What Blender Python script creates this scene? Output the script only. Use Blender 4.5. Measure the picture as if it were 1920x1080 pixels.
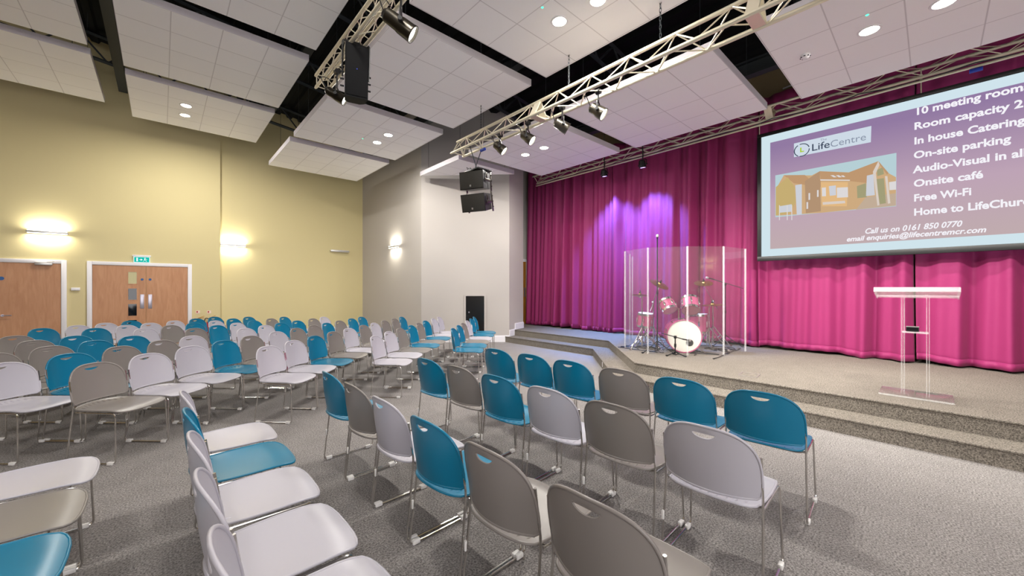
import bpy, bmesh, math, random
from mathutils import Vector, Matrix
from mathutils.geometry import delaunay_2d_cdt
random.seed(7)
for o in list(bpy.data.objects): bpy.data.objects.remove(o)
sc = bpy.context.scene
COL = sc.collection
# ------------------------------------------------------------------ camera, world, exposure
# World axes: +X runs from the seating towards the curtain, +Y runs along the stage towards the yellow wall.
FPX = 720.0
YAW = math.atan2(657.0, 720.0)
CA, SA = math.cos(YAW), math.sin(YAW)
EYE = 1.5
cam_d = bpy.data.cameras.new('camera'); cam_d.sensor_width = 36.0; cam_d.lens = 36.0*FPX/1920.0
cam_d.clip_start = 0.05; cam_d.clip_end = 100
cam = bpy.data.objects.new('camera', cam_d); COL.objects.link(cam)
cam.location = (0, 0, EYE); cam.rotation_euler = (math.pi/2, 0, -math.atan2(SA, CA))
sc.camera = cam
wd = bpy.data.worlds.new('world'); sc.world = wd; wd.use_nodes = True
wd.node_tree.nodes['Background'].inputs[0].default_value = (1.0, 0.975, 0.98, 1)
wd.node_tree.nodes['Background'].inputs[1].default_value = 3.4
sc.view_settings.view_transform = 'Standard'; sc.view_settings.look = 'None'
sc.view_settings.gamma = 1.0; sc.view_settings.use_curve_mapping = False
EXPO = 0.3
sc.view_settings.exposure = EXPO
sc.cycles.transparent_max_bounces = 32
P_DOWN = 60.0      # downlights
P_SPOT = 380.0     # stage spotlights
P_PURPLE = 950.0   # violet curtain lights
P_WALL = 8.0       # wall lamps, each way

def area(name, loc, direction, w, h, power, col=(1, 1, 1), shape='RECTANGLE', spread=math.pi, parent=None):
    l = bpy.data.lights.new(name, 'AREA'); l.shape = shape; l.size = w; l.size_y = h; l.energy = power; l.color = col; l.spread = spread
    o = bpy.data.objects.new(name, l); COL.objects.link(o)
    o.rotation_euler = Vector(direction).to_track_quat('-Z', 'Y').to_euler(); o.location = loc
    if parent: o.parent = parent
    return o
def spot(name, loc, target, power, angle, blend=0.6, col=(1, 1, 1), r=0.06, parent=None):
    l = bpy.data.lights.new(name, 'SPOT'); l.energy = power; l.spot_size = angle; l.spot_blend = blend; l.color = col; l.shadow_soft_size = r
    o = bpy.data.objects.new(name, l); COL.objects.link(o); o.location = loc
    o.rotation_euler = (Vector(target)-Vector(loc)).to_track_quat('-Z', 'Y').to_euler()
    if parent: o.parent = parent
    return o

# ------------------------------------------------------------------ helpers
def xr(px): return (px-960.0)/FPX
def V_at(px, U): x = xr(px); return U*(CA*x+SA)/(CA-SA*x)
def U_at(px, V): x = xr(px); return V*(CA-SA*x)/(CA*x+SA)
def onV(px, py, V):
    x = xr(px); d = V/(CA*x+SA); return Vector((V, d*(CA-SA*x), EYE+(540-py)/FPX*d))
def onU(px, py, U):
    x = xr(px); d = U/(CA-SA*x); return Vector((d*(CA*x+SA), U, EYE+(540-py)/FPX*d))
def onZ(px, py, z):
    x = xr(px); d = FPX*(EYE-z)/(py-540.0); return Vector((d*(CA*x+SA), d*(CA-SA*x), z))

def s2l(c): return c/12.92 if c <= 0.04045 else ((c+0.055)/1.055)**2.4
def rgb(r, g, b): return (s2l(r/255), s2l(g/255), s2l(b/255), 1)

def mat(name, col, rough=0.6, metal=0.0, emit=None, estr=1.0, spec=0.5, noise=None, bump=None, sheen=0):
    m = bpy.data.materials.new(name); m.use_nodes = True
    nt = m.node_tree; p = nt.nodes['Principled BSDF']
    p.inputs['Base Color'].default_value = col; p.inputs['Roughness'].default_value = rough
    p.inputs['Metallic'].default_value = metal; p.inputs['Specular IOR Level'].default_value = spec
    if sheen: p.inputs['Sheen Weight'].default_value = sheen
    if emit: p.inputs['Emission Color'].default_value = emit; p.inputs['Emission Strength'].default_value = estr
    if noise:
        sc_, amt = noise
        tc = nt.nodes.new('ShaderNodeTexCoord'); n = nt.nodes.new('ShaderNodeTexNoise'); n.inputs['Scale'].default_value = sc_; n.inputs['Detail'].default_value = 3
        r = nt.nodes.new('ShaderNodeValToRGB')
        r.color_ramp.elements[0].color = [max(0, c*(1-amt)) for c in col[:3]]+[1]; r.color_ramp.elements[0].position = 0.3
        r.color_ramp.elements[1].color = [min(1, c*(1+amt)) for c in col[:3]]+[1]; r.color_ramp.elements[1].position = 0.7
        nt.links.new(tc.outputs['Object'], n.inputs['Vector']); nt.links.new(n.outputs['Fac'], r.inputs['Fac']); nt.links.new(r.outputs['Color'], p.inputs['Base Color'])
    if bump:
        bs, bd = bump
        tc = nt.nodes.new('ShaderNodeTexCoord'); n = nt.nodes.new('ShaderNodeTexNoise'); n.inputs['Scale'].default_value = bs
        b = nt.nodes.new('ShaderNodeBump'); b.inputs['Distance'].default_value = bd; b.inputs['Strength'].default_value = 0.6
        nt.links.new(tc.outputs['Object'], n.inputs['Vector']); nt.links.new(n.outputs['Fac'], b.inputs['Height']); nt.links.new(b.outputs['Normal'], p.inputs['Normal'])
    return m

def fillet(pts, r, seg=5):
    pts = [Vector(p) for p in pts]; out = [pts[0]]
    for i in range(1, len(pts)-1):
        a, b, c = pts[i-1], pts[i], pts[i+1]
        d1 = (a-b); d2 = (c-b); rr = min(r, d1.length*0.45, d2.length*0.45)
        p0 = b+d1.normalized()*rr; p2 = b+d2.normalized()*rr
        for k in range(seg+1):
            t = k/seg; out.append((1-t)**2*p0+2*t*(1-t)*b+t*t*p2)
    out.append(pts[-1]); return out

class MB:
    def __init__(s): s.v = []; s.f = []
    def add(s, vs, fs, M=None):
        o = len(s.v); s.v += [(M @ Vector(v)) if M is not None else Vector(v) for v in vs]; s.f += [tuple(i+o for i in f) for f in fs]; return s
    def box(s, c, size, M=None, ch=0.0):
        bm = bmesh.new(); bmesh.ops.create_cube(bm, size=1)
        for v in bm.verts: v.co = Vector((v.co.x*size[0]+c[0], v.co.y*size[1]+c[1], v.co.z*size[2]+c[2]))
        if ch: bmesh.ops.bevel(bm, geom=list(bm.edges), offset=ch, segments=2, affect='EDGES', profile=0.5)
        bm.verts.index_update()
        s.add([v.co.copy() for v in bm.verts], [[v.index for v in f.verts] for f in bm.faces], M); bm.free(); return s
    def span(s, a, b, ch=0.0):
        c = [(a[i]+b[i])/2 for i in range(3)]; return s.box(c, [abs(b[i]-a[i]) for i in range(3)], None, ch)
    def tube(s, pts, r, n=8, caps=True, closed=False, M=None):
        pts = [Vector(p) for p in pts]; m = len(pts); rings = []
        up = None
        for i, p in enumerate(pts):
            if closed: t = (pts[(i+1) % m]-pts[i-1])
            else: t = (pts[min(i+1, m-1)]-pts[max(i-1, 0)])
            if t.length < 1e-9: t = Vector((0, 0, 1))
            t.normalize()
            if up is None:
                up = Vector((0, 0, 1)) if abs(t.z) < 0.9 else Vector((1, 0, 0))
            u = (up-t*up.dot(t)); 
            if u.length < 1e-6: u = t.orthogonal()
            u.normalize(); w = t.cross(u); up = u
            rr = r[i] if isinstance(r, (list, tuple)) else r
            rings.append([p+u*(rr*math.cos(2*math.pi*k/n))+w*(rr*math.sin(2*math.pi*k/n)) for k in range(n)])
        vs = [v for ring in rings for v in ring]; fs = []
        for i in range(m if closed else m-1):
            j = (i+1) % m
            for k in range(n):
                k2 = (k+1) % n; fs.append((i*n+k, i*n+k2, j*n+k2, j*n+k))
        if caps and not closed:
            fs.append(tuple(range(n))[::-1]); fs.append(tuple((m-1)*n+k for k in range(n)))
        return s.add(vs, fs, M)
    def lathe(s, prof, n=24, M=None):
        vs = []; fs = []; m = len(prof)
        for r, z in prof:
            for k in range(n): a = 2*math.pi*k/n; vs.append((r*math.cos(a), r*math.sin(a), z))
        for i in range(m-1):
            for k in range(n): k2 = (k+1) % n; fs.append((i*n+k, i*n+k2, (i+1)*n+k2, (i+1)*n+k))
        if prof[0][0] > 1e-6: fs.append(tuple(range(n))[::-1])
        if prof[-1][0] > 1e-6: fs.append(tuple((m-1)*n+k for k in range(n)))
        return s.add(vs, fs, M)
    def prism(s, poly, z0, z1):
        n = len(poly); vs = [(x, y, z0) for x, y in poly]+[(x, y, z1) for x, y in poly]
        fs = [tuple(range(n))[::-1], tuple(range(n, 2*n))]+[(i, (i+1) % n, (i+1) % n+n, i+n) for i in range(n)]
        return s.add(vs, fs)
    def quad(s, a, b, c, d): return s.add([a, b, c, d], [(0, 1, 2, 3)])
    def poly(s, pts): return s.add(pts, [tuple(range(len(pts)))])
    def build(s, name, m, parent=None, smooth=True, ang=35, loc=None):
        me = bpy.data.meshes.new(name); vs = s.v
        if loc is not None: L = Vector(loc); vs = [v-L for v in vs]
        me.from_pydata([tuple(v) for v in vs], [], s.f)
        bm = bmesh.new(); bm.from_mesh(me); bmesh.ops.remove_doubles(bm, verts=bm.verts, dist=1e-6) if len(vs) < 20000 else None
        bmesh.ops.recalc_face_normals(bm, faces=bm.faces); bm.to_mesh(me); bm.free()
        me.materials.append(m)
        if smooth:
            me.polygons.foreach_set('use_smooth', [True]*len(me.polygons)); me.set_sharp_from_angle(angle=math.radians(ang))
        me.update()
        o = bpy.data.objects.new(name, me); COL.objects.link(o)
        if loc is not None: o.location = loc
        if parent: o.parent = parent
        return o

def tag(o, label=None, cat=None, group=None, kind=None):
    if label: o['label'] = label
    if cat: o['category'] = cat
    if group: o['group'] = group
    if kind: o['kind'] = kind
    return o
def thing(name, label, cat, loc=(0, 0, 0), rz=0, group=None):
    o = bpy.data.objects.new(name, None); COL.objects.link(o); o.location = loc; o.rotation_euler = (0, 0, rz); o.empty_display_size = 0.1
    return tag(o, label, cat, group)
def struct(o): o['kind'] = 'structure'; return o
def copy_tree(o, parent=None):
    c = o.copy(); COL.objects.link(c)
    if parent: c.parent = parent
    for ch in list(o.children): copy_tree(ch, c)
    return c
def axisM(loc, direction, roll=0):
    q = Vector(direction).to_track_quat('Z', 'Y'); return Matrix.Translation(loc) @ q.to_matrix().to_4x4() @ Matrix.Rotation(roll, 4, 'Z')

# ------------------------------------------------------------------ materials
M = {}
def carpet(name, dark, light):
    m = mat(name, dark, 0.95, spec=0.1); nt = m.node_tree; p = nt.nodes['Principled BSDF']
    tc = nt.nodes.new('ShaderNodeTexCoord')
    n1 = nt.nodes.new('ShaderNodeTexNoise'); n1.inputs['Scale'].default_value = 95; n1.inputs['Detail'].default_value = 4; n1.inputs['Roughness'].default_value = 0.7
    n2 = nt.nodes.new('ShaderNodeTexNoise'); n2.inputs['Scale'].default_value = 6; n2.inputs['Detail'].default_value = 3
    r = nt.nodes.new('ShaderNodeValToRGB'); r.color_ramp.elements[0].position = 0.36; r.color_ramp.elements[0].color = dark
    r.color_ramp.elements[1].position = 0.64; r.color_ramp.elements[1].color = light
    mx = nt.nodes.new('ShaderNodeMixRGB'); mx.blend_type = 'MULTIPLY'; mx.inputs['Fac'].default_value = 0.35
    r2 = nt.nodes.new('ShaderNodeValToRGB'); r2.color_ramp.elements[0].position = 0.3; r2.color_ramp.elements[0].color = (0.7, 0.7, 0.7, 1); r2.color_ramp.elements[1].position = 0.7
    b = nt.nodes.new('ShaderNodeBump'); b.inputs['Strength'].default_value = 0.5; b.inputs['Distance'].default_value = 0.004
    L = nt.links.new
    L(tc.outputs['Object'], n1.inputs['Vector']); L(tc.outputs['Object'], n2.inputs['Vector']); L(n1.outputs['Fac'], r.inputs['Fac']); L(n2.outputs['Fac'], r2.inputs['Fac'])
    L(r.outputs['Color'], mx.inputs[1]); L(r2.outputs['Color'], mx.inputs[2]); L(mx.outputs['Color'], p.inputs['Base Color'])
    L(n1.outputs['Fac'], b.inputs['Height']); L(b.outputs['Normal'], p.inputs['Normal'])
    return m
M['carpet'] = carpet('grey_carpet', rgb(92, 88, 88), rgb(172, 167, 164))
M['stage_carpet'] = carpet('stage_carpet', rgb(74, 69, 64), rgb(152, 144, 134))
M['yellow'] = mat('yellow_paint', rgb(213, 200, 154), 0.85, spec=0.2, bump=(300, 0.0006))
M['grey_paint'] = mat('grey_paint', rgb(186, 180, 175), 0.85, spec=0.2, bump=(300, 0.0006))
M['tan_paint'] = mat('tan_paint', rgb(140, 122, 92), 0.9, spec=0.2)
M['white_gloss'] = mat('white_gloss_paint', rgb(232, 230, 234), 0.35)
M['roof'] = mat('black_roof_deck', rgb(22, 24, 26), 0.8, spec=0.2)
M['steel_dark'] = mat('dark_painted_steel', rgb(46, 52, 56), 0.55, metal=0.0)
M['chrome'] = mat('chrome', rgb(215, 212, 208), 0.16, metal=1.0)
M['alu'] = mat('truss_aluminium', rgb(226, 218, 196), 0.38, metal=0.55)
M['black'] = mat('black_plastic', rgb(20, 20, 22), 0.45)
M['black_gloss'] = mat('black_gloss', rgb(12, 12, 14), 0.2)
M['spot_body'] = mat('spotlight_metal', rgb(96, 92, 84), 0.3, metal=0.9)
M['par_body'] = mat('dark_par_metal', rgb(50, 46, 40), 0.3, metal=0.8)
M['glide'] = mat('white_nylon', rgb(228, 226, 224), 0.4)
M['lens'] = mat('lamp_lens', rgb(255, 255, 250), 0.3, emit=(1, 0.98, 0.92, 1), estr=6)
M['lens_violet'] = mat('violet_lens', rgb(200, 160, 255), 0.3, emit=(0.6, 0.35, 1, 1), estr=5)
M['down_lens'] = mat('downlight_diffuser', rgb(255, 252, 240), 0.4, emit=(1, 0.97, 0.86, 1), estr=7)
M['wall_lens'] = mat('wall_lamp_diffuser', rgb(255, 250, 230), 0.4, emit=(1, 0.97, 0.85, 1), estr=4)
M['lamp_metal'] = mat('brushed_lamp_metal', rgb(200, 198, 196), 0.35, metal=0.7)
M['panel_edge'] = mat('panel_edge', rgb(205, 200, 206), 0.7, spec=0.2)

def panel_mat():
    m = mat('acoustic_tile', rgb(246, 244, 246), 0.9, spec=0.15); nt = m.node_tree; p = nt.nodes['Principled BSDF']
    tc = nt.nodes.new('ShaderNodeTexCoord'); br = nt.nodes.new('ShaderNodeTexBrick')
    br.offset = 0.0; br.inputs['Scale'].default_value = 1.0; br.inputs['Brick Width'].default_value = 0.6; br.inputs['Row Height'].default_value = 0.6
    br.inputs['Mortar Size'].default_value = 0.007; br.inputs['Mortar Smooth'].default_value = 0.2
    br.inputs['Color1'].default_value = rgb(246, 244, 246); br.inputs['Color2'].default_value = rgb(243, 241, 243); br.inputs['Mortar'].default_value = rgb(212, 208, 211)
    nt.links.new(tc.outputs['Object'], br.inputs['Vector']); nt.links.new(br.outputs['Color'], p.inputs['Base Color'])
    return m
M['tile'] = panel_mat()

def wood(name, a, b, sc_=(9, 9, 1.2)):
    m = mat(name, a, 0.45); nt = m.node_tree; p = nt.nodes['Principled BSDF']
    tc = nt.nodes.new('ShaderNodeTexCoord'); mp = nt.nodes.new('ShaderNodeMapping'); mp.inputs['Scale'].default_value = sc_
    n = nt.nodes.new('ShaderNodeTexNoise'); n.inputs['Scale'].default_value = 2.2; n.inputs['Detail'].default_value = 6; n.inputs['Distortion'].default_value = 0.7
    r = nt.nodes.new('ShaderNodeValToRGB'); r.color_ramp.elements[0].color = a; r.color_ramp.elements[1].color = b
    r.color_ramp.elements[0].position = 0.3; r.color_ramp.elements[1].position = 0.75
    L = nt.links.new; L(tc.outputs['Object'], mp.inputs['Vector']); L(mp.outputs['Vector'], n.inputs['Vector']); L(n.outputs['Fac'], r.inputs['Fac']); L(r.outputs['Color'], p.inputs['Base Color'])
    return m
M['beech'] = wood('beech_veneer', rgb(178, 126, 88), rgb(196, 146, 108))
M['oak'] = wood('oak_door', rgb(150, 96, 30), rgb(176, 120, 48))
M['white_plastic'] = mat('pale_grey_plastic', rgb(178, 175, 184), 0.36)
M['taupe_plastic'] = mat('taupe_plastic', rgb(128, 122, 118), 0.36)
M['teal_plastic'] = mat('teal_plastic', rgb(0, 112, 146), 0.32)
def fabric(name, a):
    m = mat(name, a, 0.55, spec=0.2, sheen=0.05); nt = m.node_tree; p = nt.nodes['Principled BSDF']
    tc = nt.nodes.new('ShaderNodeTexCoord'); n = nt.nodes.new('ShaderNodeTexNoise'); n.inputs['Scale'].default_value = 7; n.inputs['Detail'].default_value = 4
    b = nt.nodes.new('ShaderNodeBump'); b.inputs['Distance'].default_value = 0.02; b.inputs['Strength'].default_value = 0.25
    nt.links.new(tc.outputs['Object'], n.inputs['Vector']); nt.links.new(n.outputs['Fac'], b.inputs['Height']); nt.links.new(b.outputs['Normal'], p.inputs['Normal'])
    return m
M['curtain'] = fabric('magenta_satin', rgb(140, 42, 92))
def acrylic(name, tint, gloss=0.10, haze=0.06):
    m = bpy.data.materials.new(name); m.use_nodes = True; nt = m.node_tree; nt.nodes.clear()
    out = nt.nodes.new('ShaderNodeOutputMaterial'); tr = nt.nodes.new('ShaderNodeBsdfTransparent'); tr.inputs[0].default_value = tint
    gl = nt.nodes.new('ShaderNodeBsdfGlossy'); gl.inputs['Roughness'].default_value = 0.02; di = nt.nodes.new('ShaderNodeBsdfDiffuse'); di.inputs[0].default_value = (0.9, 0.9, 0.9, 1)
    m1 = nt.nodes.new('ShaderNodeMixShader'); m1.inputs[0].default_value = haze; m2 = nt.nodes.new('ShaderNodeMixShader'); geo = nt.nodes.new('ShaderNodeNewGeometry'); inv = nt.nodes.new('ShaderNodeMath'); inv.operation = 'SUBTRACT'; inv.inputs[0].default_value = 1.0; mb_ = nt.nodes.new('ShaderNodeMath'); mb_.operation = 'MULTIPLY'
    fr = nt.nodes.new('ShaderNodeFresnel'); fr.inputs['IOR'].default_value = 1.45
    mul = nt.nodes.new('ShaderNodeMath'); mul.operation = 'MULTIPLY'; mul.inputs[1].default_value = gloss
    L = nt.links.new; L(tr.outputs[0], m1.inputs[1]); L(di.outputs[0], m1.inputs[2]); L(fr.outputs[0], mul.inputs[0]); L(geo.outputs['Backfacing'], inv.inputs[1]); L(inv.outputs[0], mb_.inputs[0]); L(mul.outputs[0], mb_.inputs[1]); L(mb_.outputs[0], m2.inputs[0]); L(m1.outputs[0], m2.inputs[1]); L(gl.outputs[0], m2.inputs[2]); L(m2.outputs[0], out.inputs[0])
    return m
M['acrylic'] = acrylic('clear_acrylic', (0.97, 0.97, 0.97, 1), 1.1, 0.018)
M['acrylic_edge'] = acrylic('acrylic_cut_edge', (1, 1, 1, 1), 1.0, 0.24)
M['acrylic_clear'] = acrylic('polished_acrylic', (0.985, 0.985, 0.985, 1), 0.8, 0.02)
def emis(name, c, s=1.0):
    m = bpy.data.materials.new(name); m.use_nodes = True; nt = m.node_tree; nt.nodes.clear()
    out = nt.nodes.new('ShaderNodeOutputMaterial'); e = nt.nodes.new('ShaderNodeEmission'); e.inputs[0].default_value = c; e.inputs[1].default_value = s*2**-EXPO
    nt.links.new(e.outputs[0], out.inputs[0]); return m

# ------------------------------------------------------------------ setting: floor, walls, roof
UA, UB, VG = 13.58, 13.72, 5.3
HT = 7.6
VK = V_at(413, UA)                                   # step between the two yellow walls
VC = VG
D0 = Vector((VG, U_at(790, VG)))                      # diagonal grey wall
D1 = Vector((7.15, 7.95)); D2 = Vector((7.95, 8.22)); US = 9.12; VB = 9.35
struct(MB().prism([(-7, -7), (VB, -7), (VB, US), (8.0, US), (8.0, 8.25), (7.2, 8.0), (D0.x+.05, D0.y+.05), (VG+.05, UB+.05), (-7, UB+.05)], -0.2, 0).build('floor', M['carpet']))
struct(MB().span((-7, UA, 0), (VK, UA+0.4, HT)).build('wall_left', M['yellow']))
struct(MB().span((VK, UB, 0), (VG+0.3, UB+0.3, HT)).build('wall_rear', M['yellow']))
struct(MB().span((VG, D0.y, 0), (VG+0.3, UB, HT)).build('wall_side', M['grey_paint']))
struct(MB().span((-6.3, -7, 0), (-6, UA, HT)).build('wall_back', M['tan_paint']))
struct(MB().span((2.6, -7.3, 0), (VB, -7, HT)).build('wall_right', M['yellow']))
def wall2(name, a, b, m, t=0.25, z0=0, z1=HT):
    a = Vector(a); b = Vector(b); d = (b-a).normalized(); n = Vector((-d.y, d.x))
    if n.dot(a) < 0: n = -n
    return struct(MB().prism([a, b, b+n*t, a+n*t], z0, z1).build(name, m))
wall2('wall_diagonal', D0, D1, M['grey_paint'])
wall2('wall_return', D1, D2, M['grey_paint'])
struct(MB().prism([D2, (D2.x+.02, US), (D2.x-.2, US), (D2.x-.25, D2.y)], 0, HT).build('wall_jamb', M['grey_paint']))
struct(MB().span((D2.x-.1, US, 0), (VB+.2, US+.2, HT)).build('wall_wing', M['grey_paint']))
struct(MB().span((VB, -7, 0), (VB+0.2, US, HT)).build('wall_stage', M['tan_paint']))
# roof deck, ribbed
rb = MB(); x0 = -7.0
ROOF = lambda v: 7.25-0.13*v
prof = []
v = -7.0
while v < VB:
    for dv, dz in ((0, 0), (0.12, 0), (0.16, 0.07), (0.28, 0.07)): prof.append((v+dv, ROOF(v+dv)+dz))
    v += 0.32
vs = [(a, -7, z) for a, z in prof]+[(a, UB+.3, z) for a, z in prof]; n = len(prof)
rb.add(vs, [(i, i+1, i+1+n, i+n) for i in range(n-1)])
struct(rb.build('ceiling', M['roof'], smooth=False))
def joist(u, v0, v1, depth=0.55):
    b = MB()
    za0, za1 = ROOF(v0)-0.06, ROOF(v1)-0.06
    for off in (0, -depth): b.box(((v0+v1)/2, u, (za0+za1)/2+off), (math.hypot(v1-v0, za1-za0), 0.09, 0.06), None) if False else b.tube([(v0, u, za0+off), (v1, u, za1+off)], 0.045, 4)
    k = int((v1-v0)/0.5)
    for i in range(k):
        a = v0+(v1-v0)*i/k; c = v0+(v1-v0)*(i+1)/k
        t0, t1 = ROOF(a)-.06, ROOF(c)-.06
        pts = [(a, u, t0), (c, u, t1-depth)] if i % 2 == 0 else [(a, u, t0-depth), (c, u, t1)]
        b.tube(pts, 0.02, 5)
    return struct(b.build('ceiling_joist', M['steel_dark']))
for u in (13.0, 10.0, 7.1, 4.3, 1.5, -1.3): joist(u, -6.5, 9.2)
for v in (-0.7, 2.05, 4.9, 7.7):
    b = MB(); z = ROOF(v)-0.75
    for dz in (0, -0.24): b.box((v, 3.2, z+dz), (0.16, 20.6, 0.03))
    b.box((v, 3.2, z-0.12), (0.025, 20.6, 0.22)); struct(b.build('ceiling_beam', M['steel_dark'], smooth=False))
# skirting boards
def skirt(name, a, b, z0=0, h=0.18, t=0.025):
    a = Vector(a); b = Vector(b); d = (b-a).normalized(); n = Vector((-d.y, d.x))
    if n.dot(a) > 0: n = -n
    mb = MB(); mb.prism([a, b, b+n*t, a+n*t], z0, z0+h-0.02); mb.prism([a, b, b+n*t*.6, a+n*t*.6], z0+h-.02, z0+h)
    return struct(mb.build(name, M['white_gloss'], smooth=False))
skirt('baseboard_side', (VG, UB), D0); skirt('baseboard_diagonal', D0, D1)
skirt('baseboard_rear', (VK, UB), (VG, UB))
# ------------------------------------------------------------------ stage
ST, STEP = 0.315, 0.155
VF, TR = 5.55, 0.375
P = [(VF, -7), (VF, 3.19), (7.42, 4.9), (7.42, 8.03), (D2.x, D2.y), (D2.x+.02, US), (VB, US), (VB, -7)]
struct(MB().prism(P, 0.0, ST).build('floor_stage', M['stage_carpet'], smooth=False))
Q = [(VF-TR, -7), (VF-TR, 3.34), (7.05, 5.06), (7.05, 7.95+.08), (7.42, 8.04), (7.42, 4.9), (VF, 3.19), (VF, -7)]
struct(MB().prism(Q, 0.0, STEP).build('floor_step', M['stage_carpet'], smooth=False))
# nosing trims
def nosing(pts, z, name):
    mb = MB(); mb.tube([(x, y, z-0.006) for x, y in pts], 0.012, 6); return struct(mb.build(name, M['stage_carpet']))
nosing([(VF, -6.9), (VF, 3.19), (7.42, 4.9), (7.42, 8.0)], ST, 'trim_1'); nosing([(VF-TR, -6.9), (VF-TR, 3.34), (7.05, 5.06), (7.05, 8.0)], STEP, 'trim_2')
def skirt_block(name, a, b, z0, h):
    return skirt(name, a, b, z0, h)
d12 = (D2-D1)
skirt_block('baseboard_return', D1+d12*0.0, D1+d12*0.38, STEP, 0.18); skirt_block('baseboard_stage', D1+d12*0.38, D2, ST, 0.18)
tag(MB().box((0, 0, 0), (0.012, 0.045, 0.09), Matrix.Translation((6.03, 4.12, 0.085)) @ Matrix.Rotation(math.radians(-47+0), 4, 'Z')).build('step_socket', M['white_gloss'], smooth=False), 'small white plate on the slanted lower stage step riser', 'socket')

# ------------------------------------------------------------------ doors
def on_wall(px, py, U=UA): return onU(px, py, U)
def door(name, x0, x1, xs, ztop, U, m_leaf, leaves):
    r = bpy.data.objects.new(name, None); COL.objects.link(r); r.location = ((x0+x1)/2, U, 0); struct(r)
    return r
def frame_mb(x0, x1, z1, U, w=0.085, t=0.035):
    b = MB(); b.span((x0-w, U-t, 0), (x0, U, z1+w), 0.006); b.span((x1, U-t, 0), (x1+w, U, z1+w), 0.006); b.span((x0, U-t, z1), (x1, U, z1+w), 0.006); return b
def child(o, r): 
    mw = o.matrix_world.copy(); o.parent = r; o.location = Vector(o.location)-Vector(r.location); return o
dt = 2.06
# double door
xa, xm, xb = V_at(173, UA), V_at(274, UA), V_at(352, UA)
d2 = door('door_2', xa, xb, 0, dt, UA, None, None)
child(frame_mb(xa, xb, dt, UA).build('door_frame', M['white_gloss']), d2)
def vis_hole_leaf(x0, x1, holes):
    b = MB(); y0, y1 = UA-0.02, UA-0.001
    if not holes: b.span((x0, y0, 0.01), (x1, y1, dt-0.004)); return b
    hx0, hx1 = holes[0][0], holes[0][1]
    b.span((x0, y0, .01), (hx0, y1, dt-.004)); b.span((hx1, y0, .01), (x1, y1, dt-.004))
    z = 0.01
    for h in sorted(holes, key=lambda q: q[2]): b.span((hx0, y0, z), (hx1, y1, h[2])); z = h[3]
    b.span((hx0, y0, z), (hx1, y1, dt-.004)); return b
hx0, hx1 = V_at(240.5, UA), V_at(256.5, UA)
holes = []
for ya, yb in ((510, 532), (541, 562), (570, 592), (600, 621)):
    holes.append((hx0, hx1, onU(248, yb, UA).z, onU(248, ya, UA).z))
leafL = child(vis_hole_leaf(xa+.004, xm-.003, holes).build('door_leaf', M['beech'], smooth=False), d2)
leafR = child(vis_hole_leaf(xm+.003, xb-.004, None).build('door_leaf', M['beech'], smooth=False), d2)
M['dark_glass'] = mat('dark_glass', rgb(18, 20, 26), 0.05, spec=0.6)
M['lit_glass'] = mat('glass_lit_from_corridor', rgb(120, 110, 60), 0.08, emit=rgb(150, 140, 84), estr=0.5)
for i, h in enumerate(holes):
    g = MB().span((h[0], UA-.008, h[2]), (h[1], UA-.002, h[3])).build('vision_pane', M['lit_glass'] if i == 0 else M['dark_glass'], smooth=False); child(g, d2)
    f = MB(); e = .014
    f.span((h[0]-e, UA-.026, h[2]-e), (h[0], UA-.012, h[3]+e)); f.span((h[1], UA-.026, h[2]-e), (h[1]+e, UA-.012, h[3]+e)); f.span((h[0], UA-.026, h[2]-e), (h[1], UA-.012, h[2])); f.span((h[0], UA-.026, h[3]), (h[1], UA-.012, h[3]+e))
    child(f.build('glazing_bead', M['beech'], smooth=False), d2)
M['satin'] = mat('satin_steel', rgb(190, 186, 200), 0.35, metal=0.8)
M['blue_disc'] = mat('blue_sign', rgb(40, 90, 150), 0.5)
for px in (266.5, 281.5):
    a = onU(px, 552, UA); c = onU(px, 578.5, UA); child(MB().box((a.x, UA-.024, (a.z+c.z)/2), (0.075, 0.006, a.z-c.z), None, .002).build('push_plate', M['satin']), d2)
    a = onU(px, 524, UA); child(MB().lathe([(0.028, 0), (0.028, 0.004)], 16, axisM((a.x, UA-.021, a.z), (0, -1, 0))).build('fire_door_disc', M['blue_disc']), d2)
# single door at the frame edge
x1d = V_at(115, UA); x0d = x1d-0.95
d1 = door('door_1', x0d, x1d, 0, dt, UA, None, None)
child(frame_mb(x0d, x1d, dt, UA).build('door_frame', M['white_gloss']), d1)
child(vis_hole_leaf(x0d+.004, x1d-.004, None).build('door_leaf', M['beech'], smooth=False), d1)
a = onU(8, 591.5, UA); b = MB(); b.lathe([(0.026, 0), (0.026, .01)], 16, axisM((a.x-.02, UA-.02, a.z), (0, -1, 0)))
b.tube(fillet([(a.x-.02, UA-.025, a.z), (a.x-.02, UA-.065, a.z), (a.x+.11, UA-.065, a.z)], .02), 0.011, 8); child(b.build('lever_handle', M['satin']), d1)
a = onU(3, 522, UA); child(MB().lathe([(0.04, 0), (0.04, 0.004)], 20, axisM((a.x, UA-.021, a.z), (0, -1, 0))).build('fire_door_disc', M['blue_disc']), d1)
a = onU(83, 493, UA); b = MB(); b.box((a.x, UA-.06, a.z-.02), (0.26, 0.06, 0.065), None, .006); b.tube([(a.x+.05, UA-.09, a.z+.02), (a.x+.16, UA-.1, a.z+.035), (a.x+.12, UA-.02, a.z+.05)], .008, 6)
child(b.build('door_closer', M['lamp_metal']), d1)
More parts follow.
